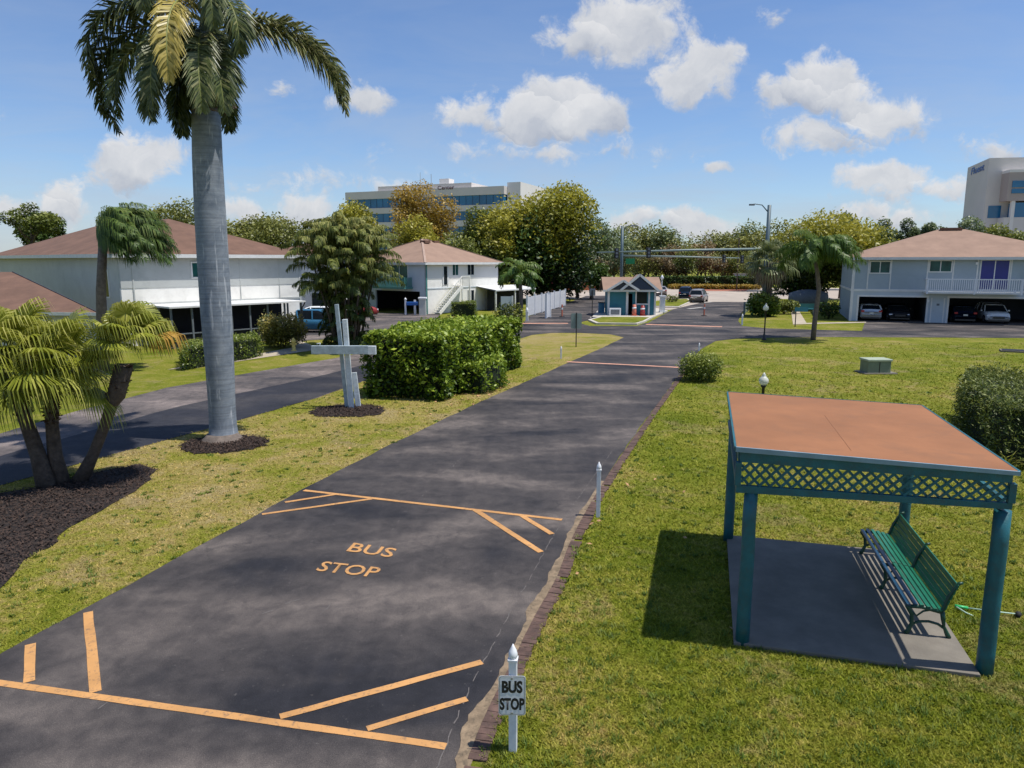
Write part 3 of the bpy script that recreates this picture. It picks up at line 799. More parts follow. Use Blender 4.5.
for y in (fy0, fy1):
    MB().box(fx0 - .03, fx1 + .03, y - .035, y + .035, 2.20, 2.29).build('beam', 'teal_paint', sh, T=LT, bevel=0.005)
for x in (fx0, fx1):
    MB().box(x - .03, x + .03, fy0 + .04, fy1 - .04, 2.205, 2.285).build('beam', 'teal_paint', sh, T=LT, bevel=0.005)
for x in (fx0 - .012, fx1 + .012):
    MB().box(x - .04, x + .04, fy0 - .05, fy0 + .04, 2.29, 2.57).build('corner_block', 'teal_paint', sh, T=LT, bevel=0.005)
MB().box(fx0 + .03, fx1 - .03, RY0 + .08, RY1 - .08, RZ - .10, RZ - .024).build('ceiling', 'teal_paint', sh, T=LT)
la = MB(); z0, z1 = 2.29, 2.57; H_ = z1 - z0
for y, yy in ((fy0 - .008, 1), (fy0 + .008, -1)):
    x = fx0 - H_
    while x < fx1:
        a = (x, z0) if yy > 0 else (x + H_, z0); b2 = (x + H_, z1) if yy > 0 else (x, z1)
        ax, bx = a[0], b2[0]
        # clip to the frame
        def cl(ax, az, bx, bz):
            lo, hi = fx0 + .03, fx1 - .03
            if max(ax, bx) < lo or min(ax, bx) > hi: return None
            def at(xx): return az + (bz - az) * (xx - ax) / (bx - ax)
            P = [(ax, az), (bx, bz)]
            Q = []
            for px_, pz_ in P:
                cx_ = min(max(px_, lo), hi); Q.append((cx_, at(cx_)))
            return Q
        q = cl(ax, a[1], bx, b2[1])
        if q and abs(q[0][0] - q[1][0]) > 0.02:
            la.beam((q[0][0], y, q[0][1]), (q[1][0], y, q[1][1]), 0.012, 0.032, (0, 1, 0)) if False else la.beam((q[0][0], y, q[0][1]), (q[1][0], y, q[1][1]), 0.034, 0.012, (0, 1, 0))
        x += 0.135
la.build('lattice', 'teal_paint', sh, T=LT)
# pad
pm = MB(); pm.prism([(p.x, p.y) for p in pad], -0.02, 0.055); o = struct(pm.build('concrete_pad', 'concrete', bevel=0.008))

# bench
b0 = G(906, 634, 0.055); 
BA = R(14)
bn = thing('park_bench', 'long green slatted park bench with cast iron ends under the bus shelter roof', 'bench')
bx = Vector((math.cos(BA), -math.sin(BA), 0)); by = Vector((math.sin(BA), math.cos(BA), 0))
def BT(p): return bx * p.x + by * p.y + Vector((0, 0, p.z))
bn.location = b0
BL = 3.0
prof_seat = [(0.0, .43), (.085, .445), (.17, .44), (.255, .425), (.34, .405), (.42, .39)]
for i, (x, z) in enumerate(prof_seat):
    s_ = MB()
    s_.box(x - .028, x + .028, 0, BL / 2 - .012, z, z + .028); s_.box(x - .028, x + .028, BL / 2 + .012, BL, z, z + .028)
    s_.build('seat_slat', 'bench_blue' if i < 2 else 'bench_green', bn, T=BT, bevel=0.005)
for i, (x, z) in enumerate([(.475, .45), (.50, .53), (.53, .61), (.56, .69), (.59, .77)]):
    s_ = MB()
    for y0, y1 in ((0, BL / 2 - .012), (BL / 2 + .012, BL)):
        s_.beam((x, y0, z), (x, y1, z), .022, .074, (0.28, 0, 1))
    s_.build('back_slat', 'bench_green', bn, T=BT, bevel=0.005)
for y in (0.03, BL / 2, BL - .03):
    s_ = MB()
    s_.tube([(.0, y, .0), (.03, y, .05), (.07, y, .16), (.055, y, .30), (.0, y, .40), (-.02, y, .425)], [.034, .032, .028, .028, .032, .028], 8)
    s_.tube([(-.02, y, .415), (.17, y, .42), (.42, y, .375), (.46, y, .44), (.50, y, .60), (.57, y, .74), (.61, y, .82), (.66, y, .835)], [.028, .028, .032, .032, .028, .026, .024, .02], 8)
    s_.tube([(.56, y, .0), (.53, y, .05), (.48, y, .16), (.46, y, .28), (.44, y, .38)], [.032, .032, .02, .032, .032], 8)
    s_.tube([(.07, y, .15), (.16, y, .20), (.28, y, .215), (.40, y, .19), (.475, y, .14)], .02, 6)
    s_.tube([(.03, y, .36), (.12, y, .28), (.20, y, .36), (.28, y, .385)], .015, 6)
    s_.build('end_frame', 'bench_iron', bn, True, T=BT)

# garden tool lying on the grass behind the bench
tl = thing('garden_tool', 'green long handled garden tool lying in the grass behind the bench', 'tool', G(975, 607))
gp = [G(955, 606, .05), G(968, 608, .05), G(978, 609, .05), G(995, 611.5, .05), G(1017, 614, .05)]
o0 = G(975, 607)
MB().tube([gp[0] - o0, gp[1] - o0], [.028, .022], 10).build('handle', 'hose_green', tl, True)
MB().tube([gp[1] - o0 , gp[3] - o0, gp[4] - o0], [.012, .010, .010], 8).build('shaft', 'tool_pale', tl, True)
MB().tube([gp[4] - o0 + Vector((-.02, -.06, 0)), gp[4] - o0 + Vector((0.02, 0, 0)), gp[4] - o0 + Vector((.05, .05, 0))], [.03, .045, .02], 10).build('head', 'rubber_black', tl, True)
MB().tube([gp[0] - o0, gp[0] - o0 + Vector((.06, -.18, -.02)), gp[0] - o0 + Vector((.12, -.26, -.03))], [.012, .012, .012], 8).build('strap', 'tool_pale', tl, True)

# ------------------------------------------------------------------ white posts and signs
def white_post(label, loc_, h, w, group=None, cap=True, name='white_post'):
    t = thing(name, label, 'post', loc_, R(-8), group)
    MB().box(-w / 2, w / 2, -w / 2, w / 2, 0, h - 0.2 * (w / .09)).build('shaft', 'white_paint', t, bevel=0.004)
    k = w / .09; z = h - .2 * k
    MB().box(-w * .62, w * .62, -w * .62, w * .62, z, z + .03 * k).build('collar', 'white_paint', t, bevel=0.004)
    mbp = MB(); prof = [(z + .03 * k, w * .40), (z + .045 * k, w * .56), (z + .08 * k, w * .60), (z + .12 * k, w * .48), (z + .165 * k, w * .22), (z + .2 * k, .004)]
    mbp.lathe(prof, n=12).build('finial', 'white_paint', t, True)
    return t
wp = white_post('white square post with pointed finial carrying the BUS STOP sign', G(513, 751), 1.27, 0.085, name='sign_post')
sg = thing('bus_stop_sign', 'small white BUS STOP sign with black letters on the nearest white post', 'sign', G(513, 751) + Vector((0, -.062, 0)), R(-1))
def rrect(x0, x1, z0, z1, r, y, n=5):
    P = []
    for cx, cz, a0 in ((x1 - r, z0 + r, -90), (x1 - r, z1 - r, 0), (x0 + r, z1 - r, 90), (x0 + r, z0 + r, 180)):
        for i in range(n + 1):
            a = R(a0 + 90 * i / n); P.append((cx + r * math.cos(a), y, cz + r * math.sin(a)))
    return P
def plate(x0, x1, z0, z1, r, y0, y1):
    a = rrect(x0, x1, z0, z1, r, y0); b_ = rrect(x0, x1, z0, z1, r, y1); mb = MB(); mb.poly(a); mb.poly(list(reversed(b_)))
    for i in range(len(a)): mb.poly([a[i], b_[i], b_[(i + 1) % len(a)], a[(i + 1) % len(a)]])
    return mb
SX0, SX1, SZ0, SZ1 = -0.155, 0.135, 0.475, 0.935
plate(SX0, SX1, SZ0, SZ1, .03, 0, .004).build('sign_panel', 'sign_white', sg)
rim = MB(); a = rrect(SX0 + .008, SX1 - .008, SZ0 + .008, SZ1 - .008, .024, -.0015); b2 = rrect(SX0 + .014, SX1 - .014, SZ0 + .014, SZ1 - .014, .02, -.0015)
for i in range(len(a)): rim.poly([a[i], a[(i + 1) % len(a)], b2[(i + 1) % len(a)], b2[i]])
rim.build('border_line', 'metal_grey', sg)
text_mesh('BUS', (-.120, -.003, .735), (.222, 0, 0), (0, 0, .145), 'lettering', 'sign_black', sg, bold=0.045)
text_mesh('STOP', (-.143, -.003, .535), (.268, 0, 0), (0, 0, .145), 'lettering', 'sign_black', sg, bold=0.045)
for z in (.908, .503): MB().tube([(-.012, -.012, z), (-.012, 0.001, z)], .012, 10).build('bolt', 'metal_grey', sg)
white_post('white square post with pointed finial at the far corner of the bus bay', G(598, 517), 1.20, 0.085)
white_post('small plain white post on the tip of the grass strip near the pink stop line', G(561, 359), 0.72, 0.085)
white_post('low white post peeking up behind the round bush', G(699, 351), 0.5, 0.085)
white_post('white post at the grass corner across the side street', G(742, 325), 0.95, 0.12)

# black post with grey sign back
sp = thing('road_sign', 'grey backed road sign on thin black post on the grass strip', 'sign', G(576, 347))
MB().box(-.03, .03, -.03, .03, 0, 2.15).build('post', 'black_metal', sp)
d_ = G(576, 347).y; w_ = 6.3 / 723 * d_; 
plate(-w_ * 0.85, w_ * 0.85, 1.15, 2.1, .08, .035, .045).build('sign_panel', 'pole_pale', sp)
sp2 = thing('narrow_sign', 'dark narrow sign on thin post left of the gatehouse', 'sign', G(592, 318))
MB().box(-.035, .035, -.035, .035, 0, 2.6).build('post', 'black_metal', sp2)
MB().box(-.28, .28, .04, .06, 2.1, 2.75).build('sign_panel', 'cover_grey', sp2)

# crossed grey posts
cr = thing('wooden_signpost', 'grey painted wooden post with a long crossbeam standing in mulch', 'post', G(350, 408))
h1 = (D(341, 304, 26.2).z)
x0_ = -0.18
MB().beam((x0_ + .05, .09, 0), (x0_ - .18, .09, h1), .13, .13, (0, 1, 0)).build('post', 'grey_wood', cr, bevel=.006)
MB().beam((.07, -.06, 0), (-.05, -.06, D(349, 319, 26).z), .17, .15, (0, 1, 0)).build('post', 'grey_wood_pale', cr, bevel=.006)
MB().beam((.29, .10, 0), (.17, .10, 1.30), .19, .07, (0, 1, 0)).build('brace', 'grey_wood_pale', cr, bevel=.006)
zc = D(346, 349.5, 25.8).z
MB().box(-1.24, .78, -.30, -.145, zc - .15, zc + .15).build('crossbeam', 'grey_wood', cr, bevel=.006)
MB().box(.782, 1.06, -.30, -.14, zc - .16, zc + .14).build('beam_end', 'grey_wood_pale', cr, bevel=.006)
MB().tube([(-.95, -.22, zc + .15), (-.92, -.22, zc + .24), (-1.05, -.22, zc + .22)], .018, 6).build('hook', 'white_paint', cr, True)

# ------------------------------------------------------------------ lamp posts with globes
def lamp(name, label, loc_, h, gr, group=None):
    t = thing(name, label, 'lamp post', loc_, 0, group)
    MB().lathe([(0, .17), (.06, .17), (.12, .11), (.35, .085), (.42, .06), (.5, .05), (h * .6, .045), (h - .1, .05), (h - .05, .085), (h, .085)], n=12).build('post', 'black_metal', t, True)
    MB().lathe([(h, gr * .5), (h + gr * .3, gr * .85), (h + gr * .8, gr), (h + gr * 1.3, gr * .9), (h + gr * 1.75, gr * .5), (h + gr * 1.9, gr * .34), (h + gr * 2.1, gr * .38), (h + gr * 2.4, gr * .2), (h + gr * 2.6, .01)], n=16).build('globe', 'globe_glass', t, True)
    return t
dl = 23.5
pt = D(763.5, 385, dl)
lamp('lamp_post', 'short black lamp post with clear globe rising behind the shelter roof', (pt.x, dl, 0), pt.z, .16)
pg = G(764, 340); lamp('lamp_post', 'black lamp post with frosted globe beside the side street', pg, D(764, 310.5, pg.y).z, .19)
pg = G(661, 310); 
t = thing('lamp_post', 'white lamp post beside the gatehouse pillar', 'lamp post', (pg.x, pg.y, 0))
MB().tube([(0, 0, 0), (0, 0, 3.3)], .06, 8).build('post', 'white_trim', t); MB().lathe([(3.3, .1), (3.5, .2), (3.7, .1), (3.8, .02)], n=10).build('globe', 'lamp_clear', t, True)

# utility box
ub = G(879, 374)
t = thing('utility_box', 'pale green electrical utility box on the lawn beyond the shelter', 'utility box', ub, R(2))
MB().box(-.56, .56, 0, .75, 0, .60).build('cabinet', 'utility_green', t, bevel=.02)
MB().box(-.60, .60, -.05, .80, .60, .70).build('lid', 'utility_top', t, bevel=.02)
MB().box(-.02, .02, -.006, 0, .05, .56).build('door_seam', 'black_metal', t)
MB().box(-.75, .85, -.15, .9, 0, .05).build('pad', 'concrete', t)
t = thing('meter_cover', 'dark flat meter cover with pale rim at the lawn edge on the right', 'utility cover', G(1018, 352), R(-28))
MB().box(-.9, .9, -.45, .45, 0, .10).build('frame', 'concrete', t, bevel=.01); MB().box(-.8, .8, -.36, .36, .10, .125).build('lid', 'black_metal', t)

# ------------------------------------------------------------------ leaf litter
lit = []
for i, (x, y) in enumerate([(655, 481), (668, 484), (640, 493), (735, 350), (560, 465), (722, 372), (815, 352), (940, 500), (1005, 540), (925, 535), (998, 498)]):
    g = G(x, y); lit.append((g.x, g.y, .05))
P = np.array(lit + [(random.uniform(-5.5, 4), random.uniform(9, 30), .05) for _ in range(60)])
k = pip(P[:, :2], [(p.x, p.y) for p in lawn_R]) | pip(P[:, :2], med_poly)
o = leaf_mesh('leaf_litter', P[k], rng.uniform(.08, .17, k.sum()), 'dead_leaf', up=2, aspect=.6)
tag(o, 'scattered dry brown leaves on the grass', 'fallen leaves', kind='stuff')
hp = G(455, 398)
P = np.array([(G(x, y).x, G(x, y).y, 0.05) for x, y in [(random.uniform(440, 600), 0) for _ in range(0)]] or [(hp.x + random.gauss(0.7, 1.0), hp.y + random.gauss(1.5, 2.2), .04) for _ in range(260)])
k = pip(P[:, :2], med_poly)
o = leaf_mesh('leaf_litter', P[k], rng.uniform(.07, .15, k.sum()), 'dead_leaf', up=2, aspect=.6)
tag(o, 'brown leaf litter lying at the foot of the big hedge', 'fallen leaves', kind='stuff')

# ------------------------------------------------------------------ hedges and bushes
def hedge_points(poly, h, n, jit=.10, inner=.35):
    """random points in a shell of a prism standing on poly"""
    A = np.array(poly); P = rng.uniform(A.min(0), A.max(0), (n * 3, 2)); P = P[pip(P, poly)]
    c = A.mean(0)
    top = P[: int(n * .45)]
    zt = h + jit * np.sin(top[:, 0] * 2.1) * np.cos(top[:, 1] * 1.7) + rng.normal(0, jit * .7, len(top)) - .15 * rng.random(len(top))
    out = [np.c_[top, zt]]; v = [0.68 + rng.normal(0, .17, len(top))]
    per = []
    m_ = len(poly); L = [math.dist(poly[i], poly[(i + 1) % m_]) for i in range(m_)]
    ns = int(n * .55)
    for i in range(m_):
        kk = int(ns * L[i] / sum(L)); a = np.array(poly[i]); b_ = np.array(poly[(i + 1) % m_]); t_ = rng.random(kk)
        d = (b_ - a) / (np.linalg.norm(b_ - a) + 1e-9); nn = np.array([d[1], -d[0]])
        if np.dot(nn, (a + b_) / 2 - c) < 0: nn = -nn
        z = rng.random(kk) * h
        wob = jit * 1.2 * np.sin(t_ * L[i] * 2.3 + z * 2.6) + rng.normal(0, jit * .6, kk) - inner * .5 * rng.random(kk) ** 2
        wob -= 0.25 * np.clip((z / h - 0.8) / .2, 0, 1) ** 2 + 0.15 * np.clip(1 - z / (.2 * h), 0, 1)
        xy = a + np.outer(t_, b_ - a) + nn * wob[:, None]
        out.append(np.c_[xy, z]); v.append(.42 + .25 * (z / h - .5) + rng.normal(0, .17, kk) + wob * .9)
    return np.concatenate(out), np.concatenate(v)

def hedge(name, label, px, h, n, leaf, m, cat='hedge', aspect=.55, jit=.10, up=.3, world=None):
    W_ = [G(*p) for p in px] if world is None else [Vector((*p, 0)) for p in world]
    c = sum(W_, Vector()) / len(W_); poly = [(p.x - c.x, p.y - c.y) for p in W_]
    t = thing(name, label, cat, c)
    P, v = hedge_points(poly, h, n, jit)
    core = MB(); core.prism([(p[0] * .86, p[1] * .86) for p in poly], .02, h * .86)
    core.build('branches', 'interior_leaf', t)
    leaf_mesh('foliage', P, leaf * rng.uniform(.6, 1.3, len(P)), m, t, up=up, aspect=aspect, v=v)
    return t
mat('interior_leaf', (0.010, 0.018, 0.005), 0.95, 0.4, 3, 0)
hd = R(20)
a0 = G(364, 398); a1 = G(452, 401.5)
u_ = Vector((math.sin(hd), math.cos(hd), 0))
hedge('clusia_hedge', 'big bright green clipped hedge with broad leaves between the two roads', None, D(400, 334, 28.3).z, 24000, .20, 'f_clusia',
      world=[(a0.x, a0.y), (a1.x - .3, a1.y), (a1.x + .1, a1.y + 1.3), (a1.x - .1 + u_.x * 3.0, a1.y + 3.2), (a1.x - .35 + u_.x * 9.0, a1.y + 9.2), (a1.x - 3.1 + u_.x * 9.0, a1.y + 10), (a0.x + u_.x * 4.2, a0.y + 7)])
P_ = G(478, 396); hedge('clusia_shrub', 'lower rounded shrub growing against the front of the big hedge', None, 1.15, 2800, .17, 'f_clusia', 'shrub',
      world=[(P_.x - .9, P_.y + .6), (P_.x + .1, P_.y + .3), (P_.x + .9, P_.y + 1.6), (P_.x + 1.0, P_.y + 3.0), (P_.x - .1, P_.y + 3.2), (P_.x - .8, P_.y + 2.0)], jit=.14)
def bush(name, label, c, r, h, n, leaf, m, cat='bush', aspect=.5, nb=9):
    t = thing(name, label, cat, c)
    B = [(0, 0, h * .45, r[0] * .8, r[1] * .8, h * .5)]
    for i in range(nb):
        a = 2 * math.pi * i / nb; B.append((math.cos(a) * r[0] * .55, math.sin(a) * r[1] * .55, h * random.uniform(.35, .62), r[0] * .48, r[1] * .48, h * .38))
    st = MB()
    for i in range(6):
        a = random.uniform(0, 6.28); st.tube([(0, 0, 0), (math.cos(a) * r[0] * .3, math.sin(a) * r[1] * .3, h * .35), (math.cos(a) * r[0] * .5, math.sin(a) * r[1] * .5, h * .7)], [.03, .02, .01], 5)
    st.build('stems', 'bark', t)
    P, v = blob_points(B, n, .3); k = P[:, 2] > 0.03
    leaf_mesh('foliage', P[k], leaf * rng.uniform(.6, 1.3, k.sum()), m, t, v=v[k], aspect=aspect)
    return t
c = G(705, 384); bush('round_bush', 'round clipped green bush at the right kerb of the road', c + Vector((0, .9, 0)), (.98, .95), 1.38, 7000, .10, 'f_bush')
pr = G(1000, 462)
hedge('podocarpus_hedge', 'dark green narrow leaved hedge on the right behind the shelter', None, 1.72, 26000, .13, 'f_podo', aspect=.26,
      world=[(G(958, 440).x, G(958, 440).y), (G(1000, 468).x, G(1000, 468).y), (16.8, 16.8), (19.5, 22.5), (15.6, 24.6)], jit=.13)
t = thing('strappy_plant', 'spiky light green strap leaved plant at the foot of the dark hedge', 'plant', G(1002, 470))
vs = []; vals = []
for i in range(46):
    a = random.uniform(0, 6.28); L = random.uniform(.4, .75); e = random.uniform(.5, 1.3)
    d = Vector((math.cos(a) * math.cos(e), math.sin(a) * math.cos(e), math.sin(e))); w = Vector((-math.sin(a), math.cos(a), 0)) * .022
    p0 = Vector((random.uniform(-.15, .15), random.uniform(-.15, .15), 0)); p1 = p0 + d * L * .6; p2 = p0 + d * L + Vector((math.cos(a) * .1, math.sin(a) * .1, -.12))
    vs += [p0 - w, p0 + w, p1 + w, p1 - w, p1 - w, p1 + w, p2 + w * .1, p2 - w * .1]; vals += [.5, .8]
q_obj('leaves', vs, vals, 'f_fan', t)
# bushes by the left house
wl = [G(183, 371), G(240, 361), G(262, 357), G(256, 351), G(183, 362)]
hedge('boxwood_hedge', 'low clipped hedge running along the screened patio of the left house', None, 1.15, 9000, .11, 'f_bush', world=[(p.x, p.y) for p in wl], jit=.08)
c = G(275, 351); bush('reddish_bush', 'olive and reddish rounded bush at the corner of the left house', c + Vector((0, 1.8, 0)), (1.45, 1.2), 2.15, 6000, .16, 'f_bush_red')
c = G(252, 350); bush('grey_bush', 'pale wispy shrub against the patio corner', c + Vector((0, 3.0, 0)), (.7, .7), 2.2, 1200, .14, 'f_greygreen')
c = G(310, 330)
hy = thing('fire_hydrant', 'yellow fire hydrant on the grass beside the reddish bush', 'fire hydrant', G(294, 351))
MB().lathe([(0, .17), (.05, .17), (.08, .11), (.5, .11), (.55, .15), (.60, .15), (.68, .11), (.76, .05), (.8, .03)], n=12).build('body', 'yellow_paint', hy, True)
MB().tube([(-.2, 0, .42), (.2, 0, .42)], .055, 10).build('outlet', 'yellow_paint', hy, True)

# ------------------------------------------------------------------ cars
def car(name, label, loc_, rz, paint, kind='suv', group=None):
    """nose points to local +x"""
    t = thing(name, label, 'car', loc_, rz, group)
    if kind == 'suv':
        L, W, zb, belt, roof = 4.6, .92, .28, 1.02, 1.66
        hood = [(-L / 2, .62, .80), (-L / 2 + .1, .30, 1.0), (-1.5, .26, 1.04), (0.9, .26, 1.0), (1.35, .26, .98), (2.0, .28, .88), (L / 2 - .05, .34, .72), (L / 2, .45, .60)]
        cab = [(-2.15, 0, 1.02), (-1.95, .50, 1.03), (-1.6, .62, 1.03), (.15, .64, 1.0), (.5, .50, 1.0), (1.15, 0.01, .98)]
    else:
        L, W = 4.7, .90
        hood = [(-L / 2, .55, .78), (-L / 2 + .1, .30, .98), (-1.6, .24, 1.0), (-1, .24, .95), (0.9, .24, .93), (1.3, .24, .90), (2.0, .26, .80), (L / 2 - .05, .32, .66), (L / 2, .42, .55)]
        cab = [(-1.85, .01, .99), (-1.3, .38, .96), (-.8, .47, .95), (.1, .47, .93), (.45, .36, .93), (1.15, .01, .92)]
    secs = []
    for (x, z0, z1) in hood:
        e = 1 - .12 * (abs(x) / (L / 2)) ** 6 if abs(x) > 1.4 else 1
        w = W * e
        secs.append([(x, -w * .92, z0), (x, -w, z0 + .12 * (z1 - z0)), (x, -w, z0 + .6 * (z1 - z0)), (x, -w * .95, z0 + .9 * (z1 - z0)), (x, -w * .82, z1), (x, 0, z1 + .03),
                     (x, w * .82, z1), (x, w * .95, z0 + .9 * (z1 - z0)), (x, w, z0 + .6 * (z1 - z0)), (x, w, z0 + .12 * (z1 - z0)), (x, w * .92, z0)])
    def loft(secs, close=True):
        mb = MB(); n = len(secs[0])
        for s in secs: mb.v += s
        for i in range(len(secs) - 1):
            for j in range(n): mb.f.append((i * n + j, i * n + (j + 1) % n, (i + 1) * n + (j + 1) % n, (i + 1) * n + j))
        mb.f.append(tuple(range(n))); mb.f.append(tuple((len(secs) - 1) * n + j for j in reversed(range(n))))
        return mb
    body = loft(secs).build('body', paint, t, True)
    cs = []; rs = []
    for (x, hh, zb_) in cab:
        k = 1 - .22 * min(1, hh / .6)
        cs.append([(x, -W * .88, zb_ - .03), (x, -W * k * .90, zb_ + hh), (x, W * k * .90, zb_ + hh), (x, W * .88, zb_ - .03)])
    gl = loft(cs).build('window', 'glass_dark', t)
    top = [c_ for c_ in cab if c_[1] > .3]
    for (x, hh, zb_) in top:
        k = 1 - .22 * min(1, hh / .6); z = zb_ + hh
        rs.append([(x, -W * k * .92, z - .02), (x, -W * k * .82, z + .035), (x, 0, z + .06), (x, W * k * .82, z + .035), (x, W * k * .92, z - .02), (x, 0, z + .0)])
    loft(rs).build('roof', paint, t, True)
    pls = []
    class _P:
        def beam(q, *a): MB().beam(*a).build('pillar', paint, t)
    pl = _P()
    for sx in (-1, 1):
        def pnt(i, up_):
            x, hh, zb_ = cab[i]; k = 1 - .22 * min(1, hh / .6)
            return Vector((x, sx * W * (k * .915 if up_ else .885), zb_ + (hh if up_ else 0)))
        pl.beam(pnt(-1, 1), pnt(-2, 1), .07, .05); pl.beam(pnt(0, 1), pnt(1, 1), .12, .05)
        mi = len(cab) // 2 - 1
        q0 = Vector((-.25, sx * W * .90, .98 if kind == 'suv' else .93)); q1 = Vector((-.3, sx * W * .735 if kind == 'suv' else sx * W * .76, 1.63 if kind == 'suv' else 1.40)); pl.beam(q0, q1, .09, .03)
        if kind == 'suv': pl.beam(Vector((-1.35, sx * W * .9, 1.0)), Vector((-1.5, sx * W * .735, 1.64)), .10, .03)
    wr = .36 if kind == 'suv' else .33
    for x in (-1.38, 1.42):
        for sy in (-1, 1):
            ty = MB().tube([(x, sy * W * .74, wr), (x, sy * (W + .015), wr)], wr, 20).build('tyre', 'tyre', t)
            MB().tube([(x, sy * (W + .0), wr), (x, sy * (W + .025), wr)], [wr * .66, wr * .60], 10).build('rim', 'rim', ty)
    for sy in (-1, 1):
        MB().box(L / 2 - .14, L / 2 - .02, sy * W * .80 - .16, sy * W * .80 + .12 if sy < 0 else sy * W * .80 + .02, .63 if kind == 'suv' else .56, .75 if kind == 'suv' else .66).build('headlight', 'lamp_clear', t, bevel=.02)
        MB().box(-L / 2 - .015, -L / 2 + .12, sy * W * .80 - .13, sy * W * .80 + .13, .78, .93).build('tail_light', 'tail_red', t, bevel=.02)
        MB().box(.78, .95, sy * (W + .10) - .06, sy * (W + .10) + .06, 1.0, 1.12).build('mirror', paint, t, bevel=.02)
    MB().box(L / 2 - .03, L / 2 + .008, -.42, .42, .44, .60).build('grille', 'car_dark', t)
    MB().box(-L / 2 - .02, -L / 2, -.17, .17, .62, .76).build('licence_plate', 'plate', t)
    MB().box(-L / 2 + .02, L / 2 - .1, -W * .85, W * .85, .2, .33).build('underbody', 'car_dark', t)
    return t
c = G(312, 333)
car('parked_car', 'blue crossover parked at the corner of the left house', (c.x + .40, c.y + .8, 0.02), R(-6), 'car_blue', 'suv')
car('parked_car', 'white car parked just behind the blue crossover', (c.x + .4, c.y + 4.4, 0.02), R(4), 'car_white', 'suv')
c = G(353, 317); car('parked_car', 'red car parked behind the clump of areca palms', (c.x, c.y, 0.02), R(25), 'car_red', 'suv')
c = G(702.5, 303); car('moving_car', 'silver hatchback driving out through the gate', (c.x, c.y + 2, 0.03), R(66), 'car_silver', 'suv')
c = G(691, 299.5); car('moving_car', 'dark blue car ahead of the silver hatchback', (c.x, c.y + 3, 0.03), R(72), 'car_navy', 'suv')
c = G(684, 298); car('moving_car', 'pale grey car beside the dark blue car at the road junction', (c.x - 2.0, c.y + 7, 0.03), R(80), 'car_silver', 'sedan')

# ------------------------------------------------------------------ houses
class Frame:
    """facade frame: origin o, u along the facade, n pointing out of the wall"""
    def __init__(s, o, u):
        s.o = Vector((o[0], o[1], 0)); s.u = Vector((u[0], u[1], 0)).normalized(); s.n = Vector((s.u.y, -s.u.x, 0))
    def T(s, base=Vector((0, 0, 0))):
        return lambda p: s.o + s.u * p.x - s.n * p.y + Vector((0, 0, p.z)) - base     # local y goes INTO the house
    def at(s, px):      # position along the facade seen at survey bearing px
        k = (px - 512) / (FOC * CP) 
        # x = k*(y*cp-ish): solve (o+u s).x = (px-512)/F * depth along view axis at wall mid height
        kk = (px - 512) / FOC
        # depth along optical axis ~ y*CP + (HC-z)*SP with z~3
        a = s.u.x - kk * CP * s.u.y; b_ = kk * (CP * s.o.y + 2.3 * SP) - s.o.x
        return b_ / a
    def z(s, py, sx):
        q = s.o + s.u * sx
        return D(512, py, q.y).z

def window(parent, F, base, s0, s1, z0, z1, glass='glass_dark', frame='white_trim', fw=.09, mull=1, name='window', depth=.05):
    T = F.T(base); fr = MB()
    fr.box(s0 - fw, s1 + fw, -depth, .06, z1, z1 + fw); fr.box(s0 - fw, s1 + fw, -depth, .06, z0 - fw, z0)
    fr.box(s0 - fw, s0, -depth, .06, z0, z1); fr.box(s1, s1 + fw, -depth, .06, z0, z1)
    for i in range(mull):
        c_ = s0 + (s1 - s0) * (i + 1) / (mull + 1); fr.box(c_ - .035, c_ + .035, -depth + .01, .05, z0, z1)
    o = fr.build(name, frame, parent, T=T)
    MB().box(s0, s1, -depth + .022, .03, z0, z1).build('pane', glass, o, T=T)
    return o

def wall_openings(F, base, L, z0, z1, holes, th=.2, y0=0.0):
    """boxes around holes (s0,s1,za,zb)"""
    mb = MB(); hs = sorted(holes); s = 0
    for (a, b_, za, zb) in hs:
        if a > s: mb.box(s, a, y0, y0 + th, z0, z1)
        if za > z0: mb.box(a, b_, y0, y0 + th, z0, za)
        if zb < z1: mb.box(a, b_, y0, y0 + th, zb, z1)
        s = b_
    if s < L: mb.box(s, L, y0, y0 + th, z0, z1)
    return mb

def hip_roof(parent, F, base, L, Dp, ze, zr, over, m, ridge=None, ridge_m=None, fascia='white_trim'):
    """hip roof; ridge = (s0,s1) along the facade at mid depth"""
    T = F.T(base); a, b_, c_, d_ = (-over, -over), (L + over, -over), (L + over, Dp + over), (-over, Dp + over)
    r0, r1 = ridge; my = Dp / 2
    mb = MB(); A = [(p[0], p[1], ze) for p in (a, b_, c_, d_)]; R0 = (r0, my, zr); R1 = (r1, my, zr)
    mb.poly([A[0], A[1], R1, R0]); mb.poly([A[1], A[2], R1]); mb.poly([A[2], A[3], R0, R1]); mb.poly([A[3], A[0], R0])
    mb.poly([(p[0], p[1], ze - .02) for p in reversed(A)])
    mb.build('roof', m, parent, T=T)
    f = MB(); w = .03
    f.box(a[0], b_[0], a[1] - w, a[1], ze - .22, ze + .012); f.box(a[0], b_[0], c_[1], c_[1] + w, ze - .22, ze + .012)
    f.box(a[0] - w, a[0], a[1] - w, c_[1] + w, ze - .22, ze + .012); f.box(b_[0], b_[0] + w, a[1] - w, c_[1] + w, ze - .22, ze + .012)
    f.build('fascia', fascia, parent, T=T)
    if ridge_m:
        g = MB()
        for p, q in ((A[0], R0), (A[1], R1), (A[2], R1), (A[3], R0), (R0, R1)):
            p = Vector(p); q = Vector(q)
            if (p - q).length > .1: g.beam(p + Vector((0, 0, .02)), q + Vector((0, 0, .02)), .22, .05)
        g.build('ridge_cap', ridge_m, parent, T=T)

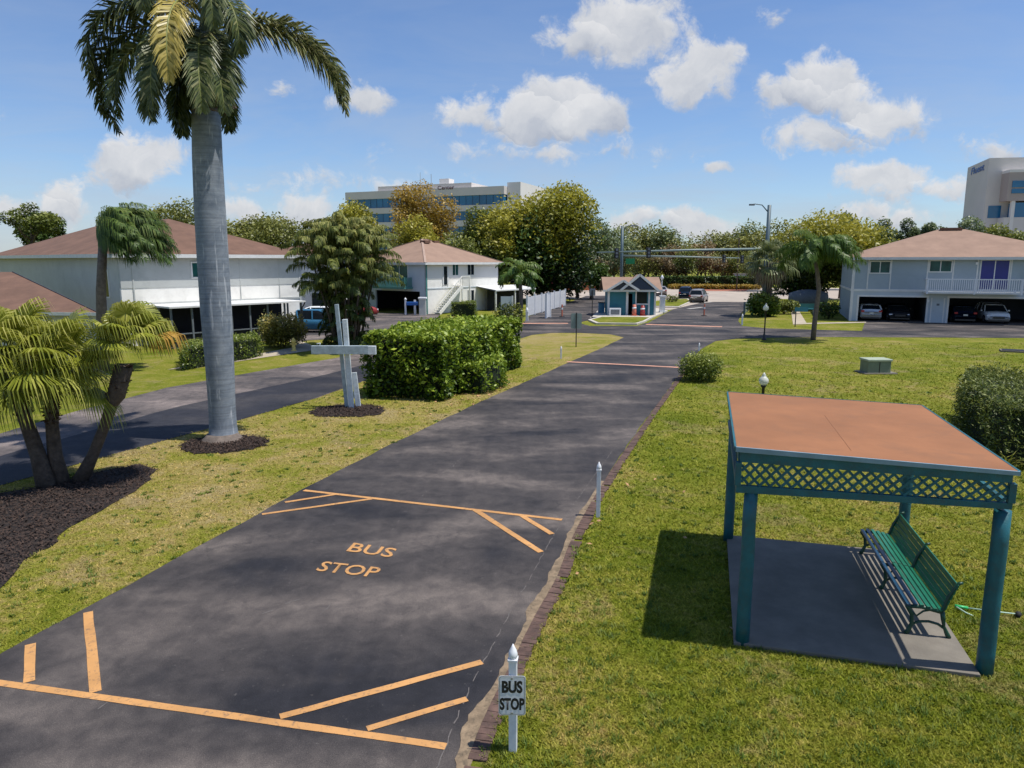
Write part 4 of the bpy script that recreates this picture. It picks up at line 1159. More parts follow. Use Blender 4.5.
# ---- right blue house
c0 = G(849, 320.8)
F = Frame(c0, (math.cos(R(20)), -math.sin(R(20))))
base = Vector((c0.x, c0.y, 0))
h = thing('apartment_house', 'pale blue two storey house with garages, white balcony and hip roof at right', 'house', base)
HL, HD = 17.6, 12.0; ZE = 5.62
g1 = (F.at(860), F.at(928)); g2 = (F.at(950.5), 17.0)
zg = 2.18
holes = [(g1[0], g1[1], 0, zg), (g2[0], g2[1], 0, zg)]
wall_openings(F, base, HL, 0, 2.72, holes).build('wall', 'stucco_blue_pale', h, T=F.T(base))
up_w = MB(); up_w.box(0, HL, 0, .2, 2.72, ZE)
up_w.build('wall', 'stucco_blue', h, T=F.T(base))
sw = MB(); sw.box(0, .2, .2, HD, 0, ZE); sw.box(HL - .2, HL, .2, HD, 0, ZE); sw.box(.2, HL - .2, HD - .2, HD, 0, ZE)
sw.build('wall', 'stucco_blue', h, T=F.T(base))
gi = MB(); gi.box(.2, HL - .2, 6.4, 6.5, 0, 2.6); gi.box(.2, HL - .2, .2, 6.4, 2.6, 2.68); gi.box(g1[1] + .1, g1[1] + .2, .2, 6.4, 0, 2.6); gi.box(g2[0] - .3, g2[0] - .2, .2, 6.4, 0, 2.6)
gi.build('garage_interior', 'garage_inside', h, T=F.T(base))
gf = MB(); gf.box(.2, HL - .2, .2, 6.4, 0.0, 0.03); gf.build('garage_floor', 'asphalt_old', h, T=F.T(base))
tr = MB(); tr.box(-.03, HL, -.05, 0, 2.66, 2.86)
for s in (-.03, ): tr.box(s, s + .22, -.05, -.001, 0, 2.66); tr.box(s, s + .22, -.05, -.001, 2.86, ZE - .2)
for a, b_ in (g1, g2):
    tr.box(a - .16, a, -.04, -.001, 0, zg); tr.box(b_, b_ + .14, -.04, -.001, 0, zg); tr.box(a - .16, b_ + .14, -.04, -.001, zg, zg + .16)
for px in (867, 889.5, 926, 951.5, 975.5, 1009):
    s = F.at(px); tr.box(s - .05, s + .05, -.035, -.001, 2.86, ZE - .2)
tr.box(-.05, -.001, -.03, HD, 2.66, 2.86)
tr.build('trim', 'white_trim', h, T=F.T(base))
zt, zb = F.z(261.8, 2), F.z(271.5, 2)
window(h, F, base, F.at(869), F.at(888), zb - .1, zt, 'glass_green')
window(h, F, base, F.at(928), F.at(949), F.z(271.5, 9), F.z(261, 9), 'glass_green')
window(h, F, base, F.at(979), F.at(1006.5), 2.95, F.z(260.5, 12.5), 'blind_blue', name='sliding_door')
# entry door
d0, d1 = F.at(933.5), F.at(945)
o = MB().box(d0, d1, -.03, .0 - .001, .04, 2.08).build('door', 'stucco_blue_pale', h, T=F.T(base))
MB().box(d0 + .1, d0 + .16, -.07, -.03, 1.0, 1.06).build('handle', 'metal_grey', o, T=F.T(base))
MB().box(d0 + .35, d1 - .3, -.038, -.03, 1.5, 1.68).build('number_plate', 'cover_grey', o, T=F.T(base))
MB().box(d0 - .1, d0 - .001, -.045, -.001, 0, 2.16).box(d1 + .001, d1 + .1, -.045, -.001, 0, 2.16).build('door_frame', 'white_trim', h, T=F.T(base))
MB().box(d0 - .42, d0 - .24, -.14, 0, 1.78, 2.0).build('wall_lamp', 'lamp_clear', h, T=F.T(base))
MB().box(F.at(973) , F.at(973) + .16, -.12, 0, 5.0, 5.2).build('wall_lamp', 'lamp_clear', h, T=F.T(base))
# balcony
b0_, b1_ = F.at(923.5), F.at(1018); bd = 1.35; bz = 2.74
MB().box(b0_, b1_, -bd, -.055, bz - .16, bz).build('balcony_floor', 'white_trim', h, T=F.T(base))
rl = MB(); rl.box(b0_, b1_, -bd, -bd + .09, bz + 1.0, bz + 1.08); rl.box(b0_, b1_, -bd + .02, -bd + .07, bz + .08, bz + .14)
for x in (b0_, b1_ - .09): rl.box(x, x + .09, -bd + .09, -.06, bz + 1.0, bz + 1.08)
s = b0_ + .1
while s < b1_ - .1:
    rl.box(s, s + .055, -bd + .025, -bd + .065, bz, bz + 1.0); s += .155
for x in (b0_, b1_ - .14, (b0_ + b1_) / 2): rl.box(x, x + .14, -bd - .02, -bd + .1, bz - .2, bz + 1.1)
rl.build('balcony_railing', 'white_paint', h, T=F.T(base))
cr0, cr1 = 7.4, 9.6
hip_roof(h, F, base, HL, HD, ZE, 8.15, .55, 'shingle_pink', (cr0, cr1))
MB().box(cr0 + .1, cr0 + 1.9, HD / 2 - .35, HD / 2 - .1, 8.1, 8.3).build('ridge_vent', 'shingle_brown', h, T=F.T(base))
def in_garage(px, lab, paint, kind, nose_out, dx=0):
    s = F.at(px); p = F.T()(Vector((s, 2.5 if nose_out else 2.55, .035)))
    a = math.atan2(F.n.y, F.n.x) + (0 if nose_out else math.pi)
    car('parked_car', lab, p, a, paint, kind)
in_garage(874, 'white sedan parked tail out in the left garage of the blue house', 'car_white', 'sedan', False)
in_garage(903, 'dark car standing in shade beside the white sedan in the left garage', 'car_dark', 'sedan', True)
in_garage(969, 'dark car with red tail lights parked beside the door of the blue house', 'car_navy', 'sedan', False)
in_garage(1003, 'white car with black grille facing out of the right garage', 'car_white', 'suv', True)

# ---- left house
q0 = D(122, 300, 45.0); q1 = D(301, 300, 54.5)
F = Frame((q0.x, q0.y), (q1.x - q0.x, q1.y - q0.y)); base = Vector((q0.x, q0.y, 0)); HL = (Vector((q1.x, q1.y, 0)) - base).length
h = thing('apartment_house', 'grey and white two storey house with brown hip roof and screened patio at left', 'house', base)
HD = 26; ZE = 5.72
MB().box(0, HL, 0, .2, 0, 3.62).build('wall', 'stucco_white', h, T=F.T(base))
MB().box(0, HL, -.03, .17, 3.624, ZE).build('wall', 'stucco_grey', h, T=F.T(base))
MB().box(0, .2, .204, HD, 0, ZE).box(HL - .2, HL, .204, HD, 0, ZE).box(.2, HL - .2, HD - .2, HD, 0, ZE).build('wall', 'stucco_grey', h, T=F.T(base))
MB().box(.7, .78, -.06, -.031, 2.4, ZE - .22).box(HL - .12, HL + .02, -.05, -.031, 0, ZE - .22).box(-.02, HL + .02, -.045, -.001, 2.55, 2.68).box(HL * .62, HL * .62 + .05, -.05, -.031, 0, ZE - .22).box(HL * .86, HL * .86 + .04, -.05, -.031, 0, ZE - .22).build('trim', 'stucco_grey', h, T=F.T(base))
s0 = F.at(194); window(h, F, base, s0, F.at(203), F.z(277, s0), F.z(263, s0), 'glass_green', depth=.07, mull=0)
# side windows on the left gable wall
F2 = Frame((q0.x, q0.y), (-F.n.x * -1, -F.n.y * -1)) if False else Frame(tuple((base - F.n * 0 + (-F.n) * HD).xy), tuple(F.n.xy))
s_ = HD - 2.6
window(h, F2, base, s_, s_ + .75, 3.05, 4.7, 'glass_dark', depth=.05, mull=0)
my = HD / 2
# roof (ridge runs into depth)
T = F.T(base); ov = .5; A = [(-ov, -ov, ZE), (HL + ov, -ov, ZE), (HL + ov, HD + ov, ZE), (-ov, HD + ov, ZE)]
R0 = (HL * .5, HL * .55, 8.35); R1 = (HL * .5, HD - HL * .5, 8.35)
mb = MB(); mb.poly([A[0], A[1], R0]); mb.poly([A[1], A[2], R1, R0]); mb.poly([A[2], A[3], R1]); mb.poly([A[3], A[0], R0, R1]); mb.poly([(p[0], p[1], ZE - .02) for p in reversed(A)])
mb.build('roof', 'shingle_brown', h, T=T)
MB().box(-ov, HL + ov, -ov - .03, -ov, ZE - .22, ZE + .012).box(-ov - .03, -ov, -ov - .03, HD + ov, ZE - .22, ZE + .012).box(HL + ov, HL + ov + .03, -ov - .03, HD + ov, ZE - .22, ZE + .012).build('fascia', 'white_trim', h, T=T)
# screened patio
p0_, p1_ = F.at(146), HL - 2.2; pd = 3.4
MB().box(p0_ - .2, p1_ + .2, -pd - .3, -.052, 2.48, 2.58).build('patio_roof', 'white_trim', h, T=T)
MB().box(p0_, p1_, -pd, -.06, .0, .05).build('patio_floor', 'concrete', h, T=T)
pp = MB(); n_ = 7
for i in range(n_ + 1):
    s = p0_ + (p1_ - p0_) * i / n_; pp.box(s - .05, s + .05, -pd - .05, -pd + .05, .05, 2.48)
for yy in (-pd * .5,): pp.box(p1_ - .05, p1_ + .05, yy - .05, yy + .05, .05, 2.48); pp.box(p0_ - .05, p0_ + .05, yy - .05, yy + .05, .05, 2.48)
pp.box(p0_, p1_, -pd - .03, -pd + .03, .85, .92)
pp.build('patio_frame', 'cover_grey', h, T=T)
MB().box(p0_, p1_, -pd + .055, -pd + .065, .05, .85).box(p0_, p1_, -.9, -.88, .05, 2.46).build('screen', 'interior_dark', h, T=T)
MB().tube([(p1_ + .15, -pd - .3, 2.5), (p1_ + .15, -pd - .1, 2.25), (p1_ + .02, -pd - .1, 2.1), (p1_ + .02, -pd - .1, .1)], .045, 6).build('downpipe', 'black_metal', h, T=T)
# low brown roofed wing
wg = thing('garage_wing', 'low brown roofed wing in front of the grey house at the left edge', 'building', D(97, 330, 38))
base2 = D(97, 330, 38); base2.z = 0; wg.location = base2
zE = 2.62
eR = D(98, 313, 38); eR.z = zE; tR = D(12, 272, 46.5)
eL = eR + Vector((-16, 2.0, 0)); tL = tR + Vector((-14, 2.0, 0))
rfm = MB(); rfm.poly([eL - base2, eR - base2, tR - base2, tL - base2]); dn_ = Vector((0, 0, .06)); rfm.poly([tL - base2 - dn_, tR - base2 - dn_, eR - base2 - dn_, eL - base2 - dn_])
rfm.build('roof', 'shingle_brown', wg)
MB().beam(eL - base2 - Vector((0, .02, .07)), eR - base2 - Vector((0, .02, .07)), .04, .17).build('fascia', 'white_trim', wg)
MB().beam(eR - base2 + Vector((.03, 0, -.05)), tR - base2 + Vector((.03, 0, -.05)), .06, .18).build('rake_shadow_line', 'garage_inside', wg)  # near-black colour paints in the shadow line along the sloping roof edge
Fw = Frame(tuple((eL + Vector((.1, .42, 0))).xy), (16, -2.0)); Lw = math.hypot(16, 2.0) - .35
MB().box(0, Lw, 0, .2, 0, zE).build('wall', 'stucco_grey', wg, T=Fw.T(base2))
a_ = Fw.T(base2)(Vector((Lw, 0, 0))); b_ = Vector((tR.x, tR.y, 0)) - base2
MB().poly([a_, b_, b_ + Vector((0, 0, tR.z - .1)), a_ + Vector((0, 0, zE))]).build('wall', 'stucco_grey', wg)
window(wg, Fw, base2, Lw - 2.1, Lw - 1.2, 1.0, 2.15, 'glass_dark')
window(wg, Fw, base2, Lw - 4.3, Lw - 2.9, 1.0, 2.15, 'glass_dark')

# ---- middle house
q0 = D(426, 290, 73.0)
dR = Vector((.62, .78, 0)).normalized(); 
F = Frame((q0.x, q0.y), (dR.x, dR.y)); base = Vector((q0.x, q0.y, 0))
h = thing('apartment_house', 'cream two storey house with pink hip roof, outside stair and teal balcony', 'house', base)
HLm = 11.3; HDm = 11.5; ZE = 5.15
T = F.T(base)
MB().box(0, HLm, 0, .2, 0, 3.5).build('wall', 'stucco_white', h, T=T)
MB().box(0, HLm, -.03, .17, 3.504, ZE).build('wall', 'stucco_white_grey' if False else 'office_white', h, T=T)
lft = Frame(tuple((base - F.n * HDm).xy), tuple(F.n.xy))      # left face, running towards the near corner
TL = lft.T(base)
ga, gb_ = HDm - 7.6, HDm - .9
wl_ = wall_openings(lft, base, HDm, 0, 2.5, [(ga, gb_, 0, 2.25)]); wl_.box(0, HDm, 0, .2, 2.504, ZE)
wl_.build('wall', 'stucco_blue_pale', h, T=TL)
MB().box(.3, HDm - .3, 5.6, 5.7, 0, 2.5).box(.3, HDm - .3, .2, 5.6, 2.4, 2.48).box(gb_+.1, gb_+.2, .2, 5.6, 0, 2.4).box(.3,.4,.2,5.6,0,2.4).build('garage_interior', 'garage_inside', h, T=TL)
MB().box(HLm - .2, HLm, .2, HDm, 0, ZE).box(.2, HLm, HDm - .2, HDm, 0, ZE).build('wall', 'stucco_white', h, T=T)
MB().box(-.04, .16, -.06, -.031, 0, ZE - .2).build('corner_trim', 'teal_green', h, T=T)
MB().box(.17, HLm, -.05, -.001, 2.52, 2.62).build('band_trim', 'grey_wood_pale', h, T=T)
def at(px): return F.at(px)
o = MB().box(at(443.5), at(447), -.06, -.031, 2.9, 4.75).build('door', 'glass_dark', h, T=T)
MB().box(at(442.3), at(443.5), -.07, -.031, 2.85, 4.9).box(at(447), at(448.4), -.07, -.031, 2.85, 4.9).build('door_frame', 'white_trim', h, T=T)
for a, b_, za, zb in ((452.5, 458, 3.85, 4.95), (467.5, 473.7, 3.85, 4.95), (468, 473.5, 1.1, 2.2)):
    window(h, F, base, at(a), at(b_), za, zb, 'glass_green' if a == 452.5 else 'glass_dark', depth=.06, mull=1 if a > 460 else 1, fw=.08)
hip_roof(h, F, base, HLm, HDm, ZE, 7.65, .5, 'shingle_pink', (HLm / 2 - .4, HLm / 2 + .4), 'ridge_pink')
for dx in (-1.3, .5): MB().box(HLm / 2 + dx, HLm / 2 + dx + .8, HDm / 2 - 1.0 - .4 * (dx < 0), HDm / 2 - .6, 7.2, 7.5).build('roof_vent', 'shingle_brown', h, T=T)
# sliding door, balcony on left face
sd1 = lft.at(408); sd0 = lft.at(392)
window(h, lft, base, sd0, sd1, 2.75, 4.85, 'glass_green', name='sliding_door', mull=1)
bb0, bb1 = lft.at(381), lft.at(413)
MB().box(bb0, bb1, -1.2, -.002, 2.5, 2.68).build('balcony_floor', 'teal_green', h, T=TL)
rl = MB(); rl.box(bb0, bb1, -1.2, -1.12, 3.62, 3.7)
s = bb0
while s < bb1: rl.box(s, s + .06, -1.19, -1.14, 2.68, 3.62); s += .15
for yy in (0, 1, 2, 3, 4, 5, 6): rl.box(bb1 - .06, bb1, -1.1 + yy * .15, -1.05 + yy * .15, 2.68, 3.66)
rl.build('balcony_railing', 'teal_green', h, T=TL)
# outside stair
sx0, sx1 = at(430), at(453)
st = MB(); n_ = 13
for i in range(n_):
    s = sx0 + (sx1 - sx0) * i / n_; st.box(s, s + (sx1 - sx0) / n_ + .03, -1.25, -.25, 2.8 * (i + 1) / n_ - .05, 2.8 * (i + 1) / n_)
st.box(sx1, sx1 + 1.2, -1.3, -.06, 2.72, 2.82)
st.build('stair', 'stucco_white', h, T=T)
rl = MB(); rl.beam((sx0, -1.3, .1), (sx1, -1.3, 2.75), .08, .32); rl.beam((sx0, -1.3, 1.05), (sx1, -1.3, 3.75), .06, .09); rl.beam((sx1, -1.3, 3.75), (sx1 + 1.2, -1.3, 3.75), .06, .09)
for i in range(0, 14): 
    s = sx0 + (sx1 - sx0) * i / 13; z = 2.65 * i / 13; rl.box(s, s + .04, -1.32, -1.28, z + .1, z + 1.08)
for i in range(9): rl.box(sx1 + i * .15, sx1 + i * .15 + .04, -1.32, -1.28, 2.8, 3.75)
rl.box(sx1 + 1.1, sx1 + 1.22, -1.35, -1.23, 0, 3.8); rl.box(sx1 - .05, sx1 + .07, -1.35, -1.23, 0, 2.8)
rl.build('stair_railing', 'stucco_white', h, T=T)
# lanai
l0, l1 = at(476), HLm + 3.4
mb = MB(); mb.poly([(l0, -2.8, 2.25), (l1, -2.8, 2.25), (l1, -.06, 2.62), (l0, -.06, 2.62)]); mb.poly([(l1, -2.8, 2.13), (l0, -2.8, 2.13), (l0, -.06, 2.5), (l1, -.06, 2.5)]); mb.poly([(l0, -2.8, 2.13), (l1, -2.8, 2.13), (l1, -2.8, 2.25), (l0, -2.8, 2.25)])
mb.build('patio_roof', 'white_trim', h, T=T)
for s in (l0 + .1, l0 + (l1 - l0) * .48, l1 - .2): MB().box(s, s + .14, -2.7, -2.56, 0, 2.2).build('patio_post', 'white_trim', h, T=T)
MB().box(l0 + .5, l1 - .3, -1.2, -1.15, 0, 2.25).build('screen', 'interior_dark', h, T=T)
c = G(507, 316); t = thing('privacy_panel', 'pale blue white freestanding panel in front of the cream house patio', 'fence panel', c)
MB().box(-.6, .45, 0, .06, .1, 1.9).build('panel', 'stucco_blue_pale', t); MB().box(.45, .62, -.05, .11, 0, 1.95).build('post', 'white_trim', t)
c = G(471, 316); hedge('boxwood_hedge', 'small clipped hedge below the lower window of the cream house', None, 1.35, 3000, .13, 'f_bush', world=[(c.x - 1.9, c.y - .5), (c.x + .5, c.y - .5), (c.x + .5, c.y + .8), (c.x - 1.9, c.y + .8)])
c = G(422.5, 315.5); t = thing('storage_bin', 'pale storage bin with white lid at the corner of the cream house', 'bin', c)
MB().box(-.33, .33, 0, .6, 0, 1.6).build('body', 'stucco_grey', t, bevel=.02); MB().box(-.40, .40, -.07, .66, 1.6, 1.78).build('lid', 'white_paint', t, bevel=.03)
c = G(411, 315); t = thing('mail_stand', 'blue box on two white posts outside the dark garage', 'mailbox', c)
MB().box(-.62, -.45, 0, .14, 0, 1.45).box(.3, .5, 0, .14, 0, 1.5).build('posts', 'white_paint', t); MB().box(-.45, .7, -.1, .3, .95, 1.3).build('box', 'sign_blue', t, bevel=.04)
MB().lathe([(1.45, .07), (1.52, .14), (1.62, .1), (1.72, .01)], (-.53, .07, 0), 10).build('finial', 'white_paint', t, True)

# house seen in the gap behind the blue car
q = D(300, 290, 62)
t = thing('apartment_house', 'white house seen in the gap behind the blue crossover', 'house', (q.x, 62, 0))
MB().box(-3, 3.4, 0, 8, 0, 5.6).build('wall', 'stucco_white', t)
MB().box(1, 3.8, -.06, -.001, 1.3, 2.6).build('window', 'glass_dark', t)
MB().box(-.5, 0.1, -.06, -.001, 3.8, 4.7).build('window', 'glass_dark', t)
mb = MB(); mb.poly([(-3.5, -.5, 5.6), (3.9, -.5, 5.6), (.6, 4, 6.9), (-.5, 4, 6.9)]); mb.poly([(3.9, -.5, 5.6), (3.9, 8.5, 5.6), (.6, 4, 6.9)]); mb.poly([(-3.5, 8.5, 5.6), (-3.5, -.5, 5.6), (-.5, 4, 6.9)]); mb.poly([(3.9, 8.5, 5.6), (-3.5, 8.5, 5.6), (-.5, 4, 6.9), (.6, 4, 6.9)])
mb.build('roof', 'shingle_brown', t)

# ---- gatehouse
gp_ = G(602, 316.5); gr_ = G(656, 315.5)
Fk = Frame((gp_.x + .6, gp_.y + .3), (1, -.03)); base = Vector(Fk.o)
t = thing('gatehouse', 'small teal gatehouse with white trim and two front gables', 'gatehouse', base)
T = Fk.T(base); KL = 4.55; KD = 3.2; kz = 2.55
mb = wall_openings(Fk, base, KL, .12, kz, [(1.95, 2.35, .12, 2.2), (2.75, 3.75, 1.25, 2.4)]); mb.box(0, .15, .2, KD, .12, kz); mb.box(KL - .15, KL, .2, KD, .12, kz); mb.box(.15, KL - .15, KD - .15, KD, .12, kz)
mb.build('wall', 'kiosk_teal', t, T=T)
MB().box(.2, KL - .2, 1.8, 1.9, .12, kz - .02).build('interior', 'interior_dark', t, T=T)
for bx_ in ((-.06, .14, -.05, -.001, .12, kz), (1.72, 1.94, -.05, -.001, .12, kz), (3.86, 4.02, -.05, -.001, .12, kz), (2.62, 2.74, -.05, -.001, 1.24, kz), (2.62, 3.86, -.06, -.001, 1.12, 1.24), (KL - .12, KL + .05, -.05, -.001, .12, kz), (2.62, 2.75, -.055, -.001, .12, 1.12)):
    MB().box(*bx_).build('trim_board', 'white_trim', t, T=T)
MB().box(2.75, 3.75, .05, .08, 1.25, 2.4).build('window', 'glass_dark', t, T=T)
MB().box(KL + .001, KL + .03, .7, 1.9, 1.2, 2.2).build('window', 'glass_blue', t, T=T)
# roof: main gable along u with two cross gables
zr = 3.75; mb = MB(); o_ = .55
mb.poly([(-o_, -o_, kz), (KL + o_, -o_, kz), (KL + o_, KD / 2, zr), (-o_, KD / 2, zr)]); mb.poly([(KL + o_, KD + o_, kz), (-o_, KD + o_, kz), (-o_, KD / 2, zr), (KL + o_, KD / 2, zr)])
mb.poly([(-o_, -o_, kz - .02), (-o_, KD + o_, kz - .02), (KL + o_, KD + o_, kz - .02), (KL + o_, -o_, kz - .02)])
for cx_, hw, zp, yf in ((1.35, 1.45, 3.45, -.75), (2.9, 1.75, 4.0, -.70)):
    mb.poly([(cx_ - hw, yf, kz + .03), (cx_, yf, zp), (cx_, KD / 2, zp), (cx_ - hw, KD / 2, kz + .03)]); mb.poly([(cx_, yf, zp), (cx_ + hw, yf, kz + .03), (cx_ + hw, KD / 2, kz + .03), (cx_, KD / 2, zp)])
mb.build('roof', 'shingle_pink', t, T=T)
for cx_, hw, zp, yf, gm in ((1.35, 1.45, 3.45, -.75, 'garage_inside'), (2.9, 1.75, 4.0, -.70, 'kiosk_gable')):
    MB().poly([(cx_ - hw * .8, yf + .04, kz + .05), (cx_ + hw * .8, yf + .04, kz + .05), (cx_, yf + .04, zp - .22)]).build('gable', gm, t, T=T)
    MB().beam((cx_ - hw, yf - .02, kz), (cx_, yf - .02, zp - .03), .06, .20, (0, 1, 0)) if False else None
    g = MB(); g.beam((cx_ - hw - .05, yf - .03, kz - .02), (cx_, yf - .03, zp - .0), .05, .22); g.beam((cx_, yf - .03, zp), (cx_ + hw + .05, yf - .03, kz - .02), .05, .22); g.build('bargeboard', 'white_trim', t, T=T)
MB().box(-o_, KL + o_, -o_ - .03, -o_, kz - .16, kz + .03).box(KL + o_, KL + o_ + .03, -o_, KD + o_, kz - .16, kz + .03).build('fascia', 'white_trim', t, T=T)
MB().poly([(KL + .02, .1, kz), (KL + .02, KD - .1, kz), (KL + .02, KD / 2, zr - .1)]).build('gable', 'stucco_grey', t, T=T)
# things round the gatehouse
c = Fk.T()(Vector((.62, -.75, .12)))
t = thing('air_conditioner', 'white framed air conditioning unit against the teal gatehouse wall', 'air conditioner', c)
MB().box(-.55, .55, 0, .5, 0, .72).build('casing', 'white_paint', t, bevel=.03); MB().box(-.42, .42, -.02, -.001, .1, .58).build('grille', 'cover_grey', t)
def cone(label, loc_, h, r, mtl='orange_plastic', barrel=False):
    t = thing('traffic_cone' if not barrel else 'traffic_barrel', label, 'traffic cone' if not barrel else 'traffic barrel', loc_)
    MB().box(-r * 1.3, r * 1.3, -r * 1.3, r * 1.3, 0, .05).build('base', 'rubber_black' if not barrel else mtl, t)
    if barrel: MB().lathe([(.05, r), (h * .4, r * .97), (h * .45, r * .9), (h, r * .8), (h + .02, r * .3)], n=14).build('body', mtl, t, True)
    else: MB().lathe([(.05, r), (h, r * .22)], n=12).build('body', mtl, t, True)
    MB().lathe([(h * .62, r * (.55 if not barrel else .92)), (h * .78, r * (.42 if not barrel else .88))], n=14).build('band', 'white_paint', t, True)
    return t
k = Fk.T()
cone('paler orange traffic barrel left of two by the gatehouse door', k(Vector((2.45, -.7, .12))), 1.05, .22, barrel=True)
cone('redder traffic barrel right of two under the gatehouse window', k(Vector((3.25, -.7, .12))), .95, .24, 'car_red', barrel=True)
c = G(662, 313.5); t = thing('gate_pillar', 'white square pillar right of the gatehouse', 'pillar', (c.x, c.y, .12)); MB().box(-.24, .24, -.24, .24, 0, 1.55).build('shaft', 'white_paint', t); MB().box(-.32, .32, -.32, .32, 1.55, 1.7).build('cap', 'white_paint', t)
MB().box(-.3, .3, -.3, .3, 0, .12).build('plinth', 'white_paint', t)
def delineator(label, loc_, h):
    t = thing('lane_delineator', label, 'lane marker', loc_); MB().lathe([(0, .28), (.06, .26), (.09, .1)], n=12).build('base', 'rubber_black', t); MB().tube([(0, 0, .08), (0, 0, h)], .075, 10).build('tube', 'orange_plastic', t); MB().tube([(0, 0, h * .6), (0, 0, h * .75)], .085, 10).build('band', 'white_paint', t)
delineator('red and white tube marker in the middle of the exit lane', G(704, 316), 1.15)
delineator('red tube marker in the entrance lane by the white fence', G(562, 317), 1.2)
c = G(605, 314); t = thing('blue_bin', 'blue wheeled bin beside the left wall of the gatehouse', 'bin', (c.x - .4, c.y, .02)); MB().box(-.3, .3, -.3, .3, 0, 1.1).build('body', 'car_blue', t, bevel=.03); MB().box(-.33, .33, -.35, .33, 1.1, 1.18).build('lid', 'car_navy', t, bevel=.02)

# ---- fences
def picket(name, label, a, b_, h, mt='white_paint', step=.14, rail_only=False, posts=6):
    a, b_ = Vector(a), Vector(b_); t = thing(name, label, 'fence', (a.x, a.y, 0), math.atan2(b_.y - a.y, b_.x - a.x)); L = (b_ - a).length
    pk = MB(); s = 0
    while s < L: pk.box(s, s + step * .72, -.015, .015, .08, h); s += step
    if not rail_only: pk.build('pickets', mt, t)
    MB().box(0, L, .02, .06, h * .3, h * .3 + .09).box(0, L, .02, .06, h * .8, h * .8 + .09).build('rails', mt, t)
    for i in range(posts + 1): MB().box(L * i / posts - .07, L * i / posts + .07, -.09, .08, 0, h + .15).build('post', mt, t)
    return t
picket('white_fence', 'white picket fence behind the small palm by the entrance lane', G(527, 317), G(565, 306), 1.9)
picket('white_fence', 'short gate section of white fence with two tall posts', G(546, 318.5), G(550, 317.5), 2.2, posts=1)
white_post('stout white post at the corner of the entrance lane', G(527, 321), 1.25, .22)
picket('metal_railing', 'pale grey railing along the right of the exit lane', G(744, 315), G(757, 301), 1.15, 'pole_pale', .18, posts=5)
# brick entrance wall
a = D(541, 288, 128); b_ = D(602, 288, 128)
t = thing('brick_wall', 'long orange brick entrance wall with pillars across the public road', 'wall', (a.x, 128, 0)); L = b_.x - a.x
MB().box(0, L, 0, .3, .2, 2.25).build('wall', 'brick_wall', t)
MB().box(0, L, -.05, .35, 2.25, 2.42).build('coping', 'sidewalk', t)
for s in (0, L * .36, L * .64, L * .96): MB().box(s - .3, s + .3, -.2, .5, 0, 2.8).build('pillar', 'sidewalk', t)
c = D(556, 285, 120); bush('bougainvillea', 'bright pink flowering bush at the left end of the brick wall', (c.x, 120, 0), (1.5, 1.2), 3.2, 900, .3, 'f_pink' if 'f_pink' in M else 'f_brown') if False else None
foliage('f_pink', (.2, .02, .06), (.42, .05, .12), (.6, .15, .22), .2)
bush('bougainvillea', 'bright pink flowering bush at the left end of the brick wall', (c.x, 120, 0), (1.6, 1.2), 3.3, 1000, .3, 'f_pink')
for x, lb in ((646, 'white sign panel in front of the far hedge'),):
    pass
c = D(740, 288, 150); t = thing('monument_sign', 'small white monument sign before the far hedge', 'sign', (c.x, 150, 0)); MB().box(-1.2, 1.2, 0, .4, 0, 2.6).build('panel', 'white_trim', t); MB().box(-1.5, 1.5, -.1, .5, 2.6, 2.8).build('cap', 'sidewalk', t)
mb = MB(); mb.tube([(0, 0, 0), (0, 0, 9.5)], .1, 8); o = mb.build('utility_pole', 'bark'); o.location = (D(736.5, 290, 135).x, 135, 0); tag(o, 'thin dark wooden pole beyond the brick crossing', 'pole')

# ---- signal masts
def mast(label, px, ptop, dist, arm_px, arm_py0, arm_py1, lamp_px, lamp_py, r, sig, sgn=None, m='pole_slate'):
    top = D(px, ptop, dist); t = thing('signal_mast', label, 'traffic signal', (top.x, dist, 0))
    MB().tube([(0, 0, 0), (0, 0, top.z)], [r, r * .75], 12).build('pole', m, t, True)
    A = D(px, arm_py0, dist); Bp = D(arm_px, arm_py1, dist)
    za, zb, xb = A.z, Bp.z, Bp.x - top.x
    MB().tube([(0, 0, za), (xb * .5, 0, (za + zb) / 2 + .05), (xb, 0, zb)], [r * .62, r * .48, r * .26], 10).build('mast_arm', 'pole_pale', t, True)
    Lp = D(lamp_px, lamp_py, dist); xl = Lp.x - top.x
    MB().tube([(0, 0, top.z - .9), (xl * .4, 0, Lp.z + .0), (xl * .8, 0, Lp.z + .12), (xl, 0, Lp.z + .05)], [.07, .06, .05, .05], 8).build('lamp_arm', m, t, True)
    MB().box(min(xl, xl + .5 * (1 if xl < 0 else -1)) - .2, max(xl, xl + .3) + .1, -.16, .16, Lp.z - .06, Lp.z + .12).build('luminaire', 'cover_grey', t, bevel=.04)
    for spx in sig:
        x = D(spx, arm_py1, dist).x - top.x; z = za + (zb - za) * x / xb
        s_ = MB().box(x - .24, x + .24, -.25, .12, z - .75, z + .45).build('signal_head', 'black_metal', t, bevel=.03)
        for kz_ in (.25, -.13, -.5): MB().tube([(x, -.36, z + kz_), (x, -.25, z + kz_)], .13, 10).build('visor', 'cover_grey', s_)
    if sgn:
        x0 = D(sgn[0], sgn[2], dist).x - top.x; x1 = D(sgn[1], sgn[2], dist).x - top.x; z1 = D(sgn[0], sgn[2], dist).z; z0 = D(sgn[0], sgn[3], dist).z
        MB().box(x0, x1, -.3, -.26, z0, z1).build('street_name_sign', 'sign_green', t)
    return t
mast('tall grey signal mast with street light and long arm reaching left over the road', 769.5, 205, 84, 597, 249, 252.5, 751, 205, .28, (616.5, 648.5))
